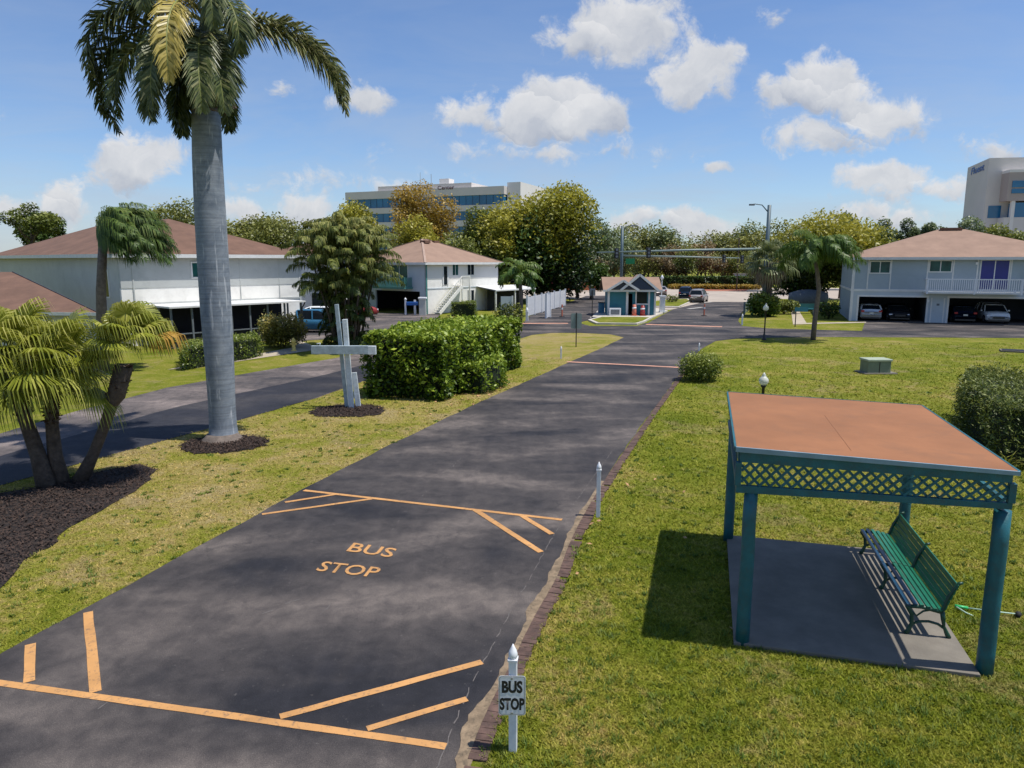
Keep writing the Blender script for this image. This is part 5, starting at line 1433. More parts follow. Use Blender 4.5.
mast('farther teal signal mast with street light left of the exit lane', 622.5, 226, 112, 743, 255.8, 258.2, 635, 226, .27, (724, 742), (625.5, 634.5, 258.5, 264))

# picnic bench and sign on the lawn right
c = G(806, 303.5); d_ = 74
t = thing('white_bench', 'white framed bench with teal seat on the lawn left of the blue house', 'bench', (D(804, 300, d_).x, d_, 0))
MB().box(-1.05, 1.25, -.3, .3, .42, .5).build('seat', 'kiosk_teal', t); MB().box(-1.05, 1.25, .28, .34, .5, 1.0).build('backrest', 'teal_green', t)
for x in (-.95, 1.1): MB().box(x, x + .08, -.28, .3, 0, .42).build('leg', 'white_paint', t)
t = thing('covered_cart', 'grey tarpaulin covered cart parked left of the blue house', 'covered cart', (D(808, 300, 80).x, 80, 0))
mb = MB()
for i in range(8):
    pass
mb.tube([(-1.9, 0, .9), (-1.8, 0, 1.0), (-1.0, 0, 1.1), (0, 0, 1.15), (1.0, 0, 1.1), (1.8, 0, 1.0), (1.9, 0, .9)], [.4, .9, 1.05, 1.1, 1.05, .9, .4], 12); mb.build('cover', 'cover_grey', t, True)
for x in (-1.2, 1.2): MB().tube([(x, -1.0, .3), (x, -.8, .3)], .3, 14).build('wheel', 'tyre', t)
c = G(795, 327); t = thing('lawn_sign', 'small teal sign on thin dark post beside the tan path', 'sign', c)
MB().box(-.03, .03, -.03, .03, 0, 1.5).build('post', 'black_metal', t); MB().box(-.12, .95, -.05, -.03, 1.25, 1.6).build('sign_panel', 'kiosk_teal', t)

# ---- office block centre
def office():
    dl_, dr_ = 203, 185
    A = D(345, 190, dl_); Bq = D(504, 184, dr_)
    F = Frame((A.x, dl_), (Bq.x - A.x, dr_ - dl_)); L = math.hypot(Bq.x - A.x, dr_ - dl_); base = Vector((A.x, dl_, 0))
    t = thing('office_building', 'beige office block with blue window bands behind the trees at centre', 'office building', base)
    T = F.T(base); dep = 16; top = D(504, 184.5, dr_).z - .3
    rows = [(D(504, 204, dr_).z, D(504, 194, dr_).z)]
    sp_ = 3.75
    for i in range(1, 5): rows.append((rows[0][0] - sp_ * i, rows[0][1] - sp_ * i - .15))
    wallm = MB(); z = 0; rr = sorted(rows)
    for (a, b2) in rr:
        wallm.box(0, L, 0, dep, z, a); z = b2
    wallm.box(0, L, 0, dep, z, top); wallm.build('wall', 'office_beige', t, T=T)
    for (a, b2) in rr:
        wb = MB().box(.25, L - .25, .25, dep - .25, a, b2).build('window_band', 'glass_blue', t, T=T)
        g = MB(); s = .3
        while s < L - .3: g.box(s, s + .07, .18, .25, a, b2); s += 1.9
        g.box(.3, L - .3, .185, .245, a, a + .06); g.build('mullions', 'kiosk_gable', wb, T=T)
    MB().box(L * .21, L * .80, 1, dep - 1, top, top + 1.25).build('parapet', 'office_beige', t, T=T)
    MB().box(L + .02, L + 3.6, 2.0, dep + 4, 0, top + 1.0).build('stair_tower', 'office_white', t, T=T)
    MB().box(L * .56, L * .62, 5, 8, top + 1.25, top + 3.0).build('roof_unit', 'office_white', t, T=T)
    MB().tube([(L * .52, 4, top + 1.2), (L * .52, 4, top + 4.2)], .08, 6).tube([(L * .45, 4, top + 1.2), (L * .45, 4, top + 4.8)], .06, 6).build('antenna', 'metal_grey', t, T=T)
    s0, s1 = F.at(439), F.at(455.5); s0 += 0
    zt_ = D(447, 185.5, (dl_ + dr_) / 2 - 3).z; zb_ = D(447, 189.5, (dl_ + dr_) / 2 - 3).z
    o = T(Vector((s0, -.06, zb_))); u = T(Vector((s1, -.06, zb_))) - o
    text_mesh('Center', o, u, Vector((0, 0, zt_ - zb_)), 'lettering', 'sign_red', t, bold=.02)
office()
# ---- right office block
dr_ = 128
P0 = D(981, 240, 128); P1 = D(960.5, 240, 141)
F = Frame((P0.x, 128), (.985, -.17)); base = Vector((P0.x, 128, 0))
t = thing('office_building', 'tall beige and grey office block with blue windows at the right edge', 'office building', base)
T = F.T(base); top = D(981, 158, 128).z; L = 30
def zr_(py): return D(990, py, 126).z
dlt = Vector((P1.x - P0.x, 141 - 128, 0))
sd = F.u.dot(dlt); dp = -F.n.dot(dlt)
body = MB()
def slab(z0, z1): 
    pts = [(0, 0), (L, 0), (L, 22), (sd + 8, 22), (sd, dp)]
    n = len(pts); i = len(body.v); body.v += [(p[0], p[1], z0) for p in pts] + [(p[0], p[1], z1) for p in pts]
    body.f.append(tuple(reversed(range(i, i + n)))); body.f.append(tuple(range(i + n, i + 2 * n)))
    for k_ in range(n): body.f.append((i + k_, i + (k_ + 1) % n, i + n + (k_ + 1) % n, i + n + k_))
slab(0, top)
body.build('wall', 'office_beige', t, T=T)
sx = F.at(984); sy = F.at(1003); sz = F.at(991)
w0, w1 = zr_(217.5), zr_(205)
wb = MB().box(.6, sz + .4, -.08, -.001, w0, w1).build('window_band', 'glass_blue', t, T=T)
bay = MB(); bz1 = zr_(173); bay.box(sz, L, -2.6, -.001, w1 + .6, bz1); bay.build('bay', 'office_pink', t, T=T)
MB().box(sz, L, -2.62, -.001, bz1, bz1 + .45).build('bay_parapet', 'office_white', t, T=T)
for a, b2 in ((181.5, 188), (189.5, 194)):
    MB().box(sz + .6, L - .5, -2.72, -2.602, zr_(b2), zr_(a)).build('window_band', 'glass_blue', t, T=T)
MB().box(sz + 1.5, L, -2.4, -.09, w0, w1 + .3).build('window_band', 'glass_blue', t, T=T)
MB().box(sz + .9, sz + 1.45, -2.5, -1.9, 0, w1 + .59).build('column', 'office_white', t, T=T)
MB().box(sz, L, -2.4, -.1, 0, w0 - .02).build('podium', 'office_beige', t, T=T)
fo = T(Vector((sd, dp, 0))); fu = (T(Vector((0, 0, 0))) - fo); fu_n = fu.normalized(); nn = Vector((fu_n.y, -fu_n.x, 0))
zt_, zb_ = D(968, 168.5, 136).z, D(968, 174, 136).z
o = fo + fu * .22 + nn * .08; text_mesh('Fluent', Vector((o.x, o.y, zb_)), fu * .60, Vector((0, 0, zt_ - zb_ + .3)), 'lettering', 'sign_blue', t, bold=.02)

# ------------------------------------------------------------------ royal palm
mat('f_petiole', (.20, .22, .05), .5, .15, 3, 0)
rp = thing('royal_palm', 'tall royal palm with smooth grey trunk and drooping feather fronds', 'palm tree', G(224, 440))
ob = G(224, 440); dist = ob.y + .1
pts = []; rad = []
for px, py, w in ((224, 441, 36), (223.5, 433, 30), (223, 424, 28), (222, 405, 27.5), (219.5, 360, 29), (216, 310, 31), (213, 260, 31), (210, 210, 30.5), (207.5, 160, 29), (206.5, 128, 28), (206, 112, 27)):
    p = D(px, py, dist); pts.append(p - ob); rad.append(w / 2 * dist / 723 * .95)
pts[0].z = 0
MB().tube(pts, rad, 28).build('trunk', 'royal_trunk', rp, True)
roots = MB(); roots.lathe([(0, .62), (.05, .58), (.12, .50), (.2, .44)], (pts[0].x, 0, 0), 20).build('root_base', 'palm_trunk_grey', rp, True)
topP = D(206, 112, dist) - ob
crownP = D(207, 12, dist) - ob
foliage('f_shaft', (.09, .11, .05), (.10, .12, .05), (.12, .14, .06), 0)
MB().tube([topP, topP.lerp(crownP, .15), topP.lerp(crownP, .5), crownP], [.36, .37, .28, .16], 20).build('crownshaft', 'f_shaft', rp, True)
MB().lathe([(0, .375), (.06, .39), (.10, .375)], topP + Vector((0, 0, -.03)), 20).build('leaf_scar', 'palm_trunk_grey', rp, True)
random.seed(21)
fr_spec = [  # azimuth (0 = right, 90 = away), elevation, length, droop, gold, tone, start drop
    (196, 24, 4.6, 142, 0, .14, .2), (190, 15, 4.6, 138, 0, .02, .7), (202, 32, 4.5, 144, 0, .16, .2), (218, 4, 4.0, 112, 0, -.06, .6), (194, 19, 4.6, 136, 0, .10, .5),
    (274, 14, 4.9, 112, 1, .18, .2), (284, 0, 4.2, 96, 0, .08, .6), (296, -12, 3.4, 82, 0, .0, .6), (250, -8, 3.9, 92, 0, -.04, .6), (260, 5, 4.2, 105, 0, .05, .6), (262, 48, 4.3, 150, 0, .1, .0), (292, 42, 4.0, 150, 0, .06, .0), (310, 30, 3.2, 150, 0, .0, .1),
    (14, 24, 4.8, 118, 0, .14, .3), (8, 17, 4.8, 110, 0, .24, .5), (11, 21, 4.6, 114, 0, .18, .4),
    (100, -35, 3.0, 52, 0, -.16, .3), (150, -38, 3.1, 50, 0, -.18, .4), (170, -48, 2.8, 40, 0, -.18, .3), (210, -52, 2.8, 36, 0, -.16, .2), (330, -58, 2.1, 30, 0, -.1, .1),
    (75, 70, 4.2, 60, 0, -.1, 0), (150, 65, 4.3, 70, 0, -.1, 0), (225, 70, 4.4, 60, 0, .05, 0), (320, 72, 4.4, 55, 0, .1, 0), (270, 80, 4.5, 40, 0, .1, 0)]
for az, e0, L, dr, gold, tn, sd_ in fr_spec:
    vs, vals = [], []; rc = MB()
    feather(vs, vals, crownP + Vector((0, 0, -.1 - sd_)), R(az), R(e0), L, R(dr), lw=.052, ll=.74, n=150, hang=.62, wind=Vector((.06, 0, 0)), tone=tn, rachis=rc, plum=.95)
    o = q_obj('frond', vs, vals, 'f_royal_gold' if gold else 'f_royal', rp)
    rc.build('rachis', 'f_petiole', o, True)
# flower/fruit cluster hanging on the right of the shaft
ic = D(233, 92, dist) - ob
P = []
for i in range(90):
    a = random.uniform(0, 6.28); r_ = random.uniform(.05, .48)
    e = Vector((ic.x + .05 + math.cos(a) * r_ * .9, math.sin(a) * r_ - .85, ic.z - random.uniform(-.3, .75)))
    s0 = Vector((topP.x + .25, -.35, topP.z + 1.3))
    for k_ in range(16):
        q = s0.lerp(e, (k_ + 4) / 20); P.append(q + Vector((random.gauss(0, .03), random.gauss(0, .03), random.gauss(0, .03) - .1 * k_ / 16)))
leaf_mesh('fruit_cluster', np.array([tuple(p) for p in P]), .10, 'fruit_purple', rp, up=.1, aspect=.6)

# ------------------------------------------------------------------ fan palms at left
def fan_palm(label, base_px, trunk, crown_px, cdist, nf, radf, pet, mats, seed, wind, fib=True, el_span=105, trunk_r=.16):
    random.seed(seed)
    b_ = G(*base_px); t = thing('fan_palm', label, 'palm tree', b_)
    cr_ = D(*crown_px, cdist) - b_
    tp = []
    for (px, py, d_, r_) in trunk:
        p = D(px, py, d_) - b_; tp.append((p, r_))
    tp[0][0].z = -.02
    mb = MB(); mb.tube([p for p, r_ in tp], [r_ for p, r_ in tp], 12).build('trunk', 'fan_trunk', t, True)
    if fib:
        P = []; a, b2 = tp[-2][0], tp[-1][0]
        fm = MB()
        for i in range(150):
            s = random.random(); q = a.lerp(b2, s); an = random.uniform(0, 6.28); d = Vector((math.cos(an), math.sin(an), random.uniform(-.1, .5)))
            fm.tube([q + d * .06, q + d * random.uniform(.14, .26)], [.032, .012], 4)
        fm.build('boots', 'palm_trunk_fibre', t)
    for i in range(nf):
        az = i * 2.39996 + random.uniform(-.2, .2); f = i / nf
        el = R(78 - el_span * f ** .9) + random.uniform(-.16, .16)
        vs, vals = [], []; stm = MB()
        tn = .16 - .26 * f + random.uniform(-.14, .14)
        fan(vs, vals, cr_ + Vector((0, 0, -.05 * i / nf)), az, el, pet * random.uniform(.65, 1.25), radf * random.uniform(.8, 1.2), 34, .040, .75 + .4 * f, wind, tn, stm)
        mt = mats[0] if (random.random() > .06 or f < .6) else mats[1]
        o = q_obj('frond', vs, vals, mt, t); stm.build('petiole', 'f_petiole', o, True)
    return t
mat('fan_trunk', (0.085, 0.064, 0.050), .95, .45, 7, .9, 22, stain=(.045, .033, .026), stain_amt=.8)
W1 = Vector((.42, -.05, -.05))
fan_palm('large fan palm with drooping yellow green fronds at the left edge', (47, 489), [(47, 489, 16.6, .22), (38, 455, 16.7, .17), (24, 415, 16.8, .15), (14, 390, 16.8, .16)], (6, 360), 16.8, 38, .92, .98, ('f_fan', 'f_fan_dry'), 5, W1)
fan_palm('smaller fan palm on a leaning dark trunk beside the large one', (84, 482), [(80, 484, 17.0, .19), (93, 455, 17.0, .13), (105, 425, 17.0, .12), (112, 404, 17.0, .14), (116, 396, 17.0, .20), (124, 366, 17.0, .20)], (128, 338), 17.0, 26, .66, .56, ('f_fan', 'f_fan_dry'), 9, Vector((.5, -.05, -.05)), el_span=82)
fan_palm('straight trunked fan palm in the mulch between its two neighbours', (62, 487), [(62, 487, 16.9, .20), (55, 455, 16.9, .16), (52, 425, 16.9, .14), (52, 392, 16.9, .15)], (50, 362), 16.9, 22, .8, .85, ('f_fan', 'f_fan_dry'), 14, W1)

# ------------------------------------------------------------------ feather palms
def feather_palm(name, label, base_px, trunk_px, dist, crown_px, nf, L, mats, seed, wind, ll=.5, tr=.18, az_bias=None, lw=.045, n=40, el=(75, -10), droop=(100, 60), base_d=None, hang=.8, tmat='palm_trunk_grey'):
    random.seed(seed)
    b_ = G(*base_px) if base_d is None else Vector((D(base_px[0], base_px[1], base_d).x, base_d, 0)); dist = b_.y
    t = thing(name, label, 'palm tree', b_)
    cr_ = D(*crown_px, dist) - b_
    tp = [Vector((0, 0, -.02))] + [D(px, py, dist) - b_ for px, py in trunk_px] + [cr_]
    k = len(tp); MB().tube(tp, [tr * (1.15 - .35 * i / (k - 1)) for i in range(k)], 12).build('trunk', tmat, t, True)
    for i in range(nf):
        f = i / nf; az = i * 2.39996 + random.uniform(-.25, .25)
        if az_bias: az = math.atan2(math.sin(az) * .8, math.cos(az) * .6 + az_bias)
        e = R(el[0] + (el[1] - el[0]) * f) + random.uniform(-.1, .1)
        vs, vals = [], []
        feather(vs, vals, cr_, az, e, L * random.uniform(.85, 1.1), R(droop[0] + (droop[1] - droop[0]) * f), lw, ll, n, hang, wind, .1 - .2 * f + random.uniform(-.08, .08), plum=.5, steps=14)
        q_obj('frond', vs, vals, mats, t)
    return t
feather_palm('queen_palm', 'windblown queen palm leaning its fronds over the brown roof', (104, 371), [(102, 330), (101, 290)], None, (103, 242), 52, 3.3, 'f_queen', 31, Vector((.45, 0, .0)), ll=.9, tr=.24, lw=.042, n=60, el=(88, 10), droop=(120, 85), hang=1.25, az_bias=.8)
feather_palm('queen_palm', 'slim queen palm on the lawn in front of the blue house', (813, 340), [(815, 318), (819, 290), (817, 270)], None, (815, 260), 34, 3.4, 'f_queen_bright', 37, Vector((.30, 0, .05)), ll=.95, tr=.15, lw=.06, n=50, el=(88, 28), droop=(128, 110), hang=1.2, az_bias=.25)
feather_palm('small_palm', 'bright green young palm beside the white fence', (520, 326), [(521, 300)], None, (520, 275), 20, 2.4, 'f_queen_bright', 41, Vector((.1, 0, 0)), ll=.65, tr=.16, lw=.10, n=26, el=(85, -5), droop=(130, 90))
# areca clump: stems of one plant
random.seed(55)
ab = G(347, 349)
t = thing('areca_palm', 'dense clump of tall areca palms between the blue car and the hedge', 'palm tree', ab)
stm = MB()
for i in range(24):
    a = i * 2.4; r_ = .12 + .03 * i
    b0 = Vector((math.cos(a) * r_, math.sin(a) * r_, 0)); k_ = i / 23; hgt = 6.9 - 3.6 * k_ ** 1.4 + random.uniform(-.4, .4)
    R_ = .3 + 1.5 * math.sin(k_ * 2.2); tp_ = Vector((math.cos(a) * R_, math.sin(a) * R_, hgt)); stm.tube([b0, b0.lerp(tp_, .5) - Vector((0, 0, -.3)), tp_], [.08, .07, .05], 6)
    vs, vals = [], []
    for j in range(9):
        f = j / 9; feather(vs, vals, tp_, j * 2.4 + a, R(84 - 58 * f), 2.25 * random.uniform(.8, 1.1), R(118 - 30 * f), .065, .60, 36, 1.15, Vector((.10, 0, 0)), .16 - .20 * f + (hgt - 5.0) * .05 + random.uniform(-.08, .08), plum=.6, steps=12)
    q_obj('fronds', vs, vals, 'f_areca', t)
stm.build('stems', 'bark', t, True)
vs, vals = [], []
for j in range(150):
    a = random.uniform(0, 6.28); r_ = random.uniform(.1, .85); z_ = random.uniform(.05, 4.6)
    feather(vs, vals, Vector((math.cos(a) * r_, math.sin(a) * r_, z_)), a, R(random.uniform(10, 65)), .95 + .12 * z_, R(115), .085, .48, 22, .9, Vector(), -.26 + .05 * z_, plum=.5, steps=9)
q_obj('lower_fronds', vs, vals, 'f_areca', t)
# sabal palm
random.seed(61)
sb = G(768, 316.5); t = thing('sabal_palm', 'shaggy cabbage palm with grey skirt beside the exit lane', 'palm tree', sb)
cr_ = D(770, 262, sb.y) - sb
MB().tube([(0, 0, 0), cr_ * .5, cr_], [.32, .27, .25], 10).build('trunk', 'bark', t, True)
vs, vals = [], []; vd, vald = [], []
for i in range(44):
    f = i / 44; az = i * 2.4; e = R(80 - 150 * f)
    if f < .66: fan(vs, vals, cr_, az, e, 1.5, 1.4, 18, .12, .6 + .5 * f, Vector((.15, 0, 0)), .1 - .2 * f)
    else: fan(vd, vald, cr_, az, e, 1.15, 1.0, 14, .12, 1.2, Vector(), 0)
q_obj('fronds', vs, vals, 'f_sabal', t); q_obj('dead_fronds', vd, vald, 'f_sabal_dead', t)
c = G(764, 316); bush('sea_grape_bush', 'light green broad leaved bush around the foot of the cabbage palm', (c.x - .3, c.y - .6, 0), (1.6, 1.2), 2.4, 2200, .3, 'f_queen_bright', aspect=.8)
c = G(784, 314); bush('twisted_shrub', 'low branching shrub right of the cabbage palm', (c.x, c.y, 0), (1.5, 1.0), 1.5, 900, .25, 'f_mid', aspect=.7)
c = G(836, 319); bush('corner_shrub', 'small dark shrub at the left wall of the blue house', (c.x - .6, c.y + .2, 0), (1.0, .8), 1.9, 900, .22, 'f_dark')
c = G(520, 327); bush('fence_shrub', 'dark shrub at the foot of the young palm', (c.x - .9, c.y - .3, 0), (1.3, 1.0), 2.0, 1500, .2, 'f_mid')

# ------------------------------------------------------------------ trees
def tree_at(name, label, px, ptop, pbot_crown, wpx, dist, mt, n, leaf, blobs=14, **kw):
    top = D(px, ptop, dist); bot = D(px, pbot_crown, dist); W = wpx / 723 * dist
    return make_tree(name, label, (top.x, dist, 0), W, top.z, max(bot.z, 1.0), mt, n, leaf, blobs, **kw)
random.seed(70)
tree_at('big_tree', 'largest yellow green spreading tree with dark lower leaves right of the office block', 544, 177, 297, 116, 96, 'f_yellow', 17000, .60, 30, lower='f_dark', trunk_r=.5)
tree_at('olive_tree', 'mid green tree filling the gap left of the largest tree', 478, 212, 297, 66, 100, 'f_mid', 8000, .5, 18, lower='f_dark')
tree_at('orange_tree', 'sparse orange brown leaved tree rising in front of the office block', 420, 181, 262, 76, 104, 'f_orange', 5600, .45, 22, sparse=True)
tree_at('yellow_tree', 'rounded yellow green tree below the orange tree', 415, 222, 285, 60, 92, 'f_yellow', 5200, .45, 16)
tree_at('yellow_tree', 'yellow green tree behind the clump of areca palms', 352, 201, 275, 66, 80, 'f_yellow', 5200, .42, 16)
tree_at('green_tree', 'dark green tree behind the pink roof right of the orange tree', 455, 236, 300, 50, 88, 'f_mid', 4500, .45, 14)
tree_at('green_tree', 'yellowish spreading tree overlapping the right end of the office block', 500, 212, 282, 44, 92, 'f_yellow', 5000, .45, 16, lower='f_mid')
tree_at('green_tree', 'dark tree at the right foot of the largest tree', 592, 262, 300, 40, 102, 'f_dark', 3000, .5, 12)
tree_at('green_tree', 'fresh green tree below the right side of the largest tree', 578, 244, 300, 34, 106, 'f_mid', 3000, .5, 12)
# behind the left house
tree_at('olive_tree', 'olive green tree behind the roof just left of the royal palm trunk', 170, 198, 262, 112, 84, 'f_olive', 5200, .42, 14)
tree_at('olive_tree', 'broad olive tree behind the roof just right of the royal palm trunk', 262, 212, 275, 120, 82, 'f_olive', 7400, .42, 18)
tree_at('olive_tree', 'low olive tree between the brown roof and the areca clump', 314, 220, 285, 62, 78, 'f_mid', 4000, .42, 12)
tree_at('sparse_tree', 'sparse open crowned tree behind the brown roof at far left', 28, 200, 240, 62, 78, 'f_mid', 1900, .36, 14, sparse=True)
tree_at('green_tree', 'dense green tree under the sparse tree at far left', 40, 215, 250, 50, 84, 'f_dark', 3400, .42, 12)
# right side
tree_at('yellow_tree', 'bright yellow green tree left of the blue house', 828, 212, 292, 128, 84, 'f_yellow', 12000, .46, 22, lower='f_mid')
tree_at('green_tree', 'dark tree in the shade between the cabbage palm and the blue house', 800, 262, 300, 74, 90, 'f_dark', 5000, .5, 16)
tree_at('grey_green_tree', 'small grey green tree top above the yellow tree', 847, 208, 260, 40, 104, 'f_greygreen', 2600, .5, 10, sparse=True)
tree_at('grey_green_tree', 'thin crowned grey green tree behind the left slope of the pink roof', 880, 212, 262, 50, 100, 'f_greygreen', 2800, .45, 12, sparse=True)
tree_at('grey_green_tree', 'airy grey green tree just left of the roof ridge', 908, 218, 262, 34, 105, 'f_greygreen', 1600, .45, 10, sparse=True)
tree_at('grey_green_tree', 'low grey green tree right above the roof ridge', 934, 220, 262, 34, 105, 'f_greygreen', 1800, .45, 10, sparse=True)
tree_at('grey_green_tree', 'grey green tree at the foot of the right office block', 974, 220, 262, 46, 96, 'f_greygreen', 3600, .45, 12)
tree_at('olive_tree', 'olive green tree below the windows of the right office block', 1010, 223, 264, 52, 92, 'f_mid', 4000, .45, 12)
tree_at('olive_tree', 'yellow olive tree behind the pink roof left of the right office block', 955, 228, 264, 30, 98, 'f_olive', 2200, .45, 10)
# far tree line across the public road: three prototypes then copies
FG = 'trees in the far line across the public road'
random.seed(77)
protos = []
for nm, lb, mt, W, H, z0, sp in (('far_tree', 'olive green tree in the far line beyond the public road', 'f_olive', 13, 12, 1.5, False),
                                 ('far_tree', 'grey green tree in the far line beyond the public road', 'f_greygreen', 12, 13, 1.5, False),
                                 ('far_tree', 'reddish brown thinly leaved tree in the far line beyond the road', 'f_brown', 11, 11, 2.0, True),
                                 ('far_tree', 'mid green bushy tree in the far line beyond the public road', 'f_mid', 12, 11.5, 1.0, False)):
    protos.append(make_tree(nm, lb, (0, 0, 0), W, H, z0, mt, 2600 if not sp else 1900, .62, 13, group=FG, sparse=sp, trunk_r=.25))
k = 0
row = []
for px in range(586, 800, 11): row.append((px + random.uniform(-4, 4), random.uniform(165, 185)))
for px in range(592, 796, 16): row.append((px + random.uniform(-5, 5), random.uniform(150, 160)))
for i, (px, d_) in enumerate(row):
    pr = random.choice([0, 1, 2, 3, 0, 2]) if i > 3 else i
    x = D(px, 270, d_).x; sc = random.uniform(.85, 1.2) * (d_ / 170) * (1.08 if d_ > 162 else .72)
    if i < 4: protos[i].location = (x, d_, 0); protos[i].scale = (sc,) * 3; continue
    dup(protos[pr], (x, d_, 0), random.uniform(0, 6.28), scale=sc)
# side fillers far left/right behind the offices
for i, (px, d_) in enumerate([(-30, 120), (70, 125), (120, 118), (230, 130), (1060, 110), (1100, 118), (560, 150), (530, 160), (770, 130), (850, 135), (900, 140), (940, 140), (790, 118)]):
    x = D(px, 270, d_).x; dup(protos[[3, 1, 0][i % 3]], (x, d_, 0), random.uniform(0, 6.28), scale=.75)
a = D(652, 283, 146); b_ = D(765, 283, 146)
hedge('far_hedge', 'long dark clipped hedge across the public road', None, 2.2, 9000, .4, 'f_dark', world=[(a.x, 145), (b_.x, 145), (b_.x, 148), (a.x, 148)])
# yellow-brown ground cover before it
a = D(672, 285, 139); b_ = D(755, 285, 139)
hedge('low_hedge', 'low ochre ground hedge before the long dark hedge', None, .8, 3500, .35, 'f_orange', world=[(a.x, 138), (b_.x, 136), (b_.x, 140), (a.x, 142)])
# island plants
c = G(672, 303); bush('island_shrub', 'small dark shrub on the narrow traffic island', (c.x, c.y, .1), (.9, .7), 1.0, 500, .2, 'f_mid')

# ------------------------------------------------------------------ sky
SUN_EL = R(68); sh_dir = Vector((-.98, .19, 0)).normalized()
to_sun = Vector((-sh_dir.x * math.cos(SUN_EL), -sh_dir.y * math.cos(SUN_EL), math.sin(SUN_EL)))
sl = bpy.data.lights.new('sun', 'SUN'); sl.energy = 5.0; sl.angle = R(0.55); sl.color = (1.0, .955, .88)
so = bpy.data.objects.new('sun', sl); C.objects.link(so); so.rotation_euler = to_sun.to_track_quat('Z', 'Y').to_euler(); so.location = (0, 0, 50)
w = bpy.data.worlds.new('World'); S.world = w; w.use_nodes = True; nt = w.node_tree
for n in list(nt.nodes): nt.nodes.remove(n)
out = N(nt, 'ShaderNodeOutputWorld')
sky = N(nt, 'ShaderNodeTexSky', sky_type='NISHITA'); sky.sun_disc = False; sky.sun_elevation = SUN_EL
sky.sun_rotation = math.atan2(to_sun.x, to_sun.y); sky.air_density = 1.0; sky.dust_density = .35; sky.ozone_density = 3.5; sky.altitude = 0
bg = N(nt, 'ShaderNodeBackground'); bg.inputs['Strength'].default_value = .116
hs = N(nt, 'ShaderNodeHueSaturation'); hs.inputs['Saturation'].default_value = 1.0; nt.links.new(sky.outputs[0], hs.inputs['Color'])
nt.links.new(mixc(nt, 1.0, hs.outputs[0], (.91, 1.0, 1.17), 'MULTIPLY'), bg.inputs['Color'])
tc = N(nt, 'ShaderNodeTexCoord').outputs['Generated']
sep = N(nt, 'ShaderNodeSeparateXYZ'); nt.links.new(tc, sep.inputs[0])
ay = math_n(nt, 'MAXIMUM', math_n(nt, 'ABSOLUTE', sep.outputs['Y']), .02)
u = math_n(nt, 'DIVIDE', sep.outputs['X'], ay); v = math_n(nt, 'DIVIDE', sep.outputs['Z'], ay)
cmb = N(nt, 'ShaderNodeCombineXYZ'); nt.links.new(u, cmb.inputs[0]); nt.links.new(v, cmb.inputs[1])
uv = cmb.outputs[0]
wn = noise_tex(nt, 9, 5, .55, uv); w2 = noise_tex(nt, 30, 6, .6, uv)
def vadd(a, b_, k):
    n = N(nt, 'ShaderNodeVectorMath', operation='MULTIPLY_ADD'); nt.links.new(b_, n.inputs[0]); n.inputs[1].default_value = (k, k, 0); nt.links.new(a, n.inputs[2]); return n.outputs[0]
off = N(nt, 'ShaderNodeVectorMath', operation='ADD'); nt.links.new(uv, off.inputs[0]); off.inputs[1].default_value = (-.045 - .008, -.045 - .008, 0)
uvd = vadd(vadd(off.outputs[0], wn.outputs['Color'], .09), w2.outputs['Color'], .016)
sepd = N(nt, 'ShaderNodeSeparateXYZ'); nt.links.new(uvd, sepd.inputs[0])
clouds = [ # px,py,rx,ry,strength
    (133, 163, 42, 24, 1.0), (62, 202, 30, 22, .75), (30, 212, 40, 14, .5), (365, 98, 28, 15, .75), (282, 85, 16, 10, .4), (560, 108, 56, 30, 1.1), (530, 122, 36, 20, 1.0), (590, 118, 34, 20, 1.0),
    (468, 114, 34, 15, .75), (622, 22, 62, 30, 1.0), (580, 38, 36, 16, .7), (697, 72, 40, 27, 1.0), (830, 88, 44, 26, 1.05), (790, 100, 36, 14, .8), (880, 112, 52, 24, .8), (820, 138, 52, 16, .7),
    (880, 184, 50, 18, .95), (945, 190, 34, 10, .6), (690, 220, 56, 14, .8), (640, 222, 36, 10, .6), (715, 171, 14, 5, .45), (771, 17, 12, 12, .45), (300, 206, 36, 18, .65), (240, 208, 24, 15, .65), (395, 190, 22, 12, .5),
    (560, 152, 110, 9, .28), (330, 182, 90, 8, .22), (880, 222, 60, 10, .4), (1000, 150, 40, 10, .35), (-80, 120, 60, 30, .9), (1120, 90, 60, 30, .9), (300, -80, 90, 35, .9), (820, -100, 120, 45, .9)]
tot = None; lit_ = None
for (px, py, rx, ry, st_) in clouds:
    d = ray(px, py); u0, v0 = d[0] / d[1], d[2] / d[1]; a_ = rx / FOC * 1.15; b2 = ry / FOC * 1.2
    du = math_n(nt, 'MULTIPLY', math_n(nt, 'SUBTRACT', sepd.outputs[0], u0), 1 / a_)
    dv = math_n(nt, 'MULTIPLY', math_n(nt, 'SUBTRACT', sepd.outputs[1], v0), 1 / b2)
    q = math_n(nt, 'SQRT', math_n(nt, 'ADD', math_n(nt, 'MULTIPLY', du, du), math_n(nt, 'MULTIPLY', dv, dv)))
    f = math_n(nt, 'MULTIPLY', math_n(nt, 'SUBTRACT', 1.0, q), st_)
    tot = f if tot is None else math_n(nt, 'SMOOTH_MAX', tot, f, .15)
    # tone: bright on top, grey at base
    tn = math_n(nt, 'MULTIPLY', math_n(nt, 'ADD', dv, .0), math_n(nt, 'GREATER_THAN', f, 0.0))
    lit_ = tn if lit_ is None else math_n(nt, 'ADD', lit_, tn)
fb = noise_tex(nt, 24, 10, .68, uv, .35).outputs['Fac']
dens = math_n(nt, 'ADD', tot, math_n(nt, 'MULTIPLY', math_n(nt, 'SUBTRACT', fb, .51), 1.5))
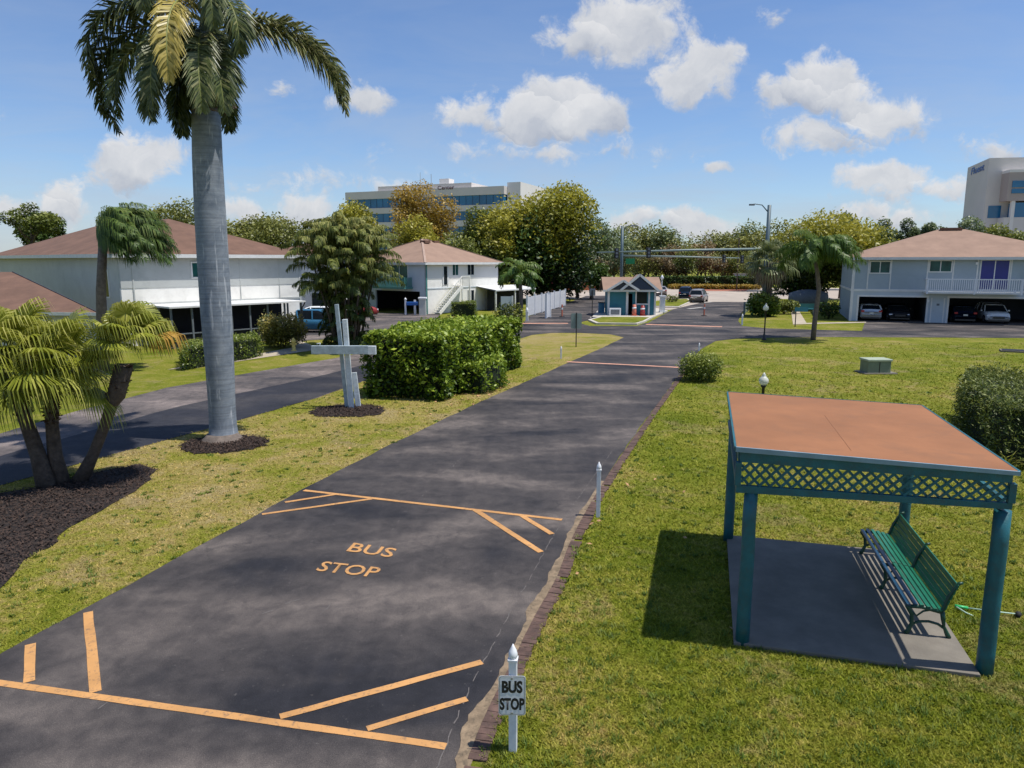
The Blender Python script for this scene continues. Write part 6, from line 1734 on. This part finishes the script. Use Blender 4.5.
mr = N(nt, 'ShaderNodeMapRange', interpolation_type='SMOOTHSTEP'); mr.inputs['From Min'].default_value = -.05; mr.inputs['From Max'].default_value = .40; nt.links.new(dens, mr.inputs['Value'])
# thin high veil
mpv = N(nt, 'ShaderNodeMapping'); mpv.inputs['Scale'].default_value = (1.2, 5.5, 1); nt.links.new(uv, mpv.inputs['Vector'])
veil = ramp(nt, noise_tex(nt, 2.0, 6, .6, mpv.outputs[0], .4).outputs['Fac'], [(.42, (0, 0, 0)), (.75, (1, 1, 1))]).outputs[0]
lowm = N(nt, 'ShaderNodeMapRange'); lowm.inputs['From Min'].default_value = .30; lowm.inputs['From Max'].default_value = .02; nt.links.new(v, lowm.inputs['Value'])
veilf = math_n(nt, 'MULTIPLY', math_n(nt, 'MULTIPLY', veil, .75), math_n(nt, 'ADD', lowm.outputs[0], .25), clamp=True)
mask = math_n(nt, 'MULTIPLY', mr.outputs[0], .94)
ccol = math_n(nt, 'ADD', math_n(nt, 'MULTIPLY', lit_, .28), math_n(nt, 'ADD', math_n(nt, 'MULTIPLY', math_n(nt, 'SUBTRACT', noise_tex(nt, 18, 6, .6, uvd).outputs['Fac'], .5), 1.3), .60))
cr = ramp(nt, ccol, [(.15, (.46, .50, .585)), (.55, (.66, .68, .72)), (.95, (.83, .83, .84))])
bc = N(nt, 'ShaderNodeBackground'); nt.links.new(cr.outputs[0], bc.inputs['Color']); bc.inputs['Strength'].default_value = .95
bv = N(nt, 'ShaderNodeBackground'); bv.inputs['Color'].default_value = (.50, .57, .68, 1); bv.inputs['Strength'].default_value = .95
m1 = N(nt, 'ShaderNodeMixShader'); nt.links.new(veilf, m1.inputs[0]); nt.links.new(bg.outputs[0], m1.inputs[1]); nt.links.new(bv.outputs[0], m1.inputs[2])
m2 = N(nt, 'ShaderNodeMixShader'); nt.links.new(mask, m2.inputs[0]); nt.links.new(m1.outputs[0], m2.inputs[1]); nt.links.new(bc.outputs[0], m2.inputs[2])
nt.links.new(m2.outputs[0], out.inputs['Surface'])

S.view_settings.view_transform = 'Standard'; S.view_settings.look = 'None'; S.view_settings.exposure = 0; S.view_settings.gamma = 1
S.render.resolution_x = 1024; S.render.resolution_y = 768
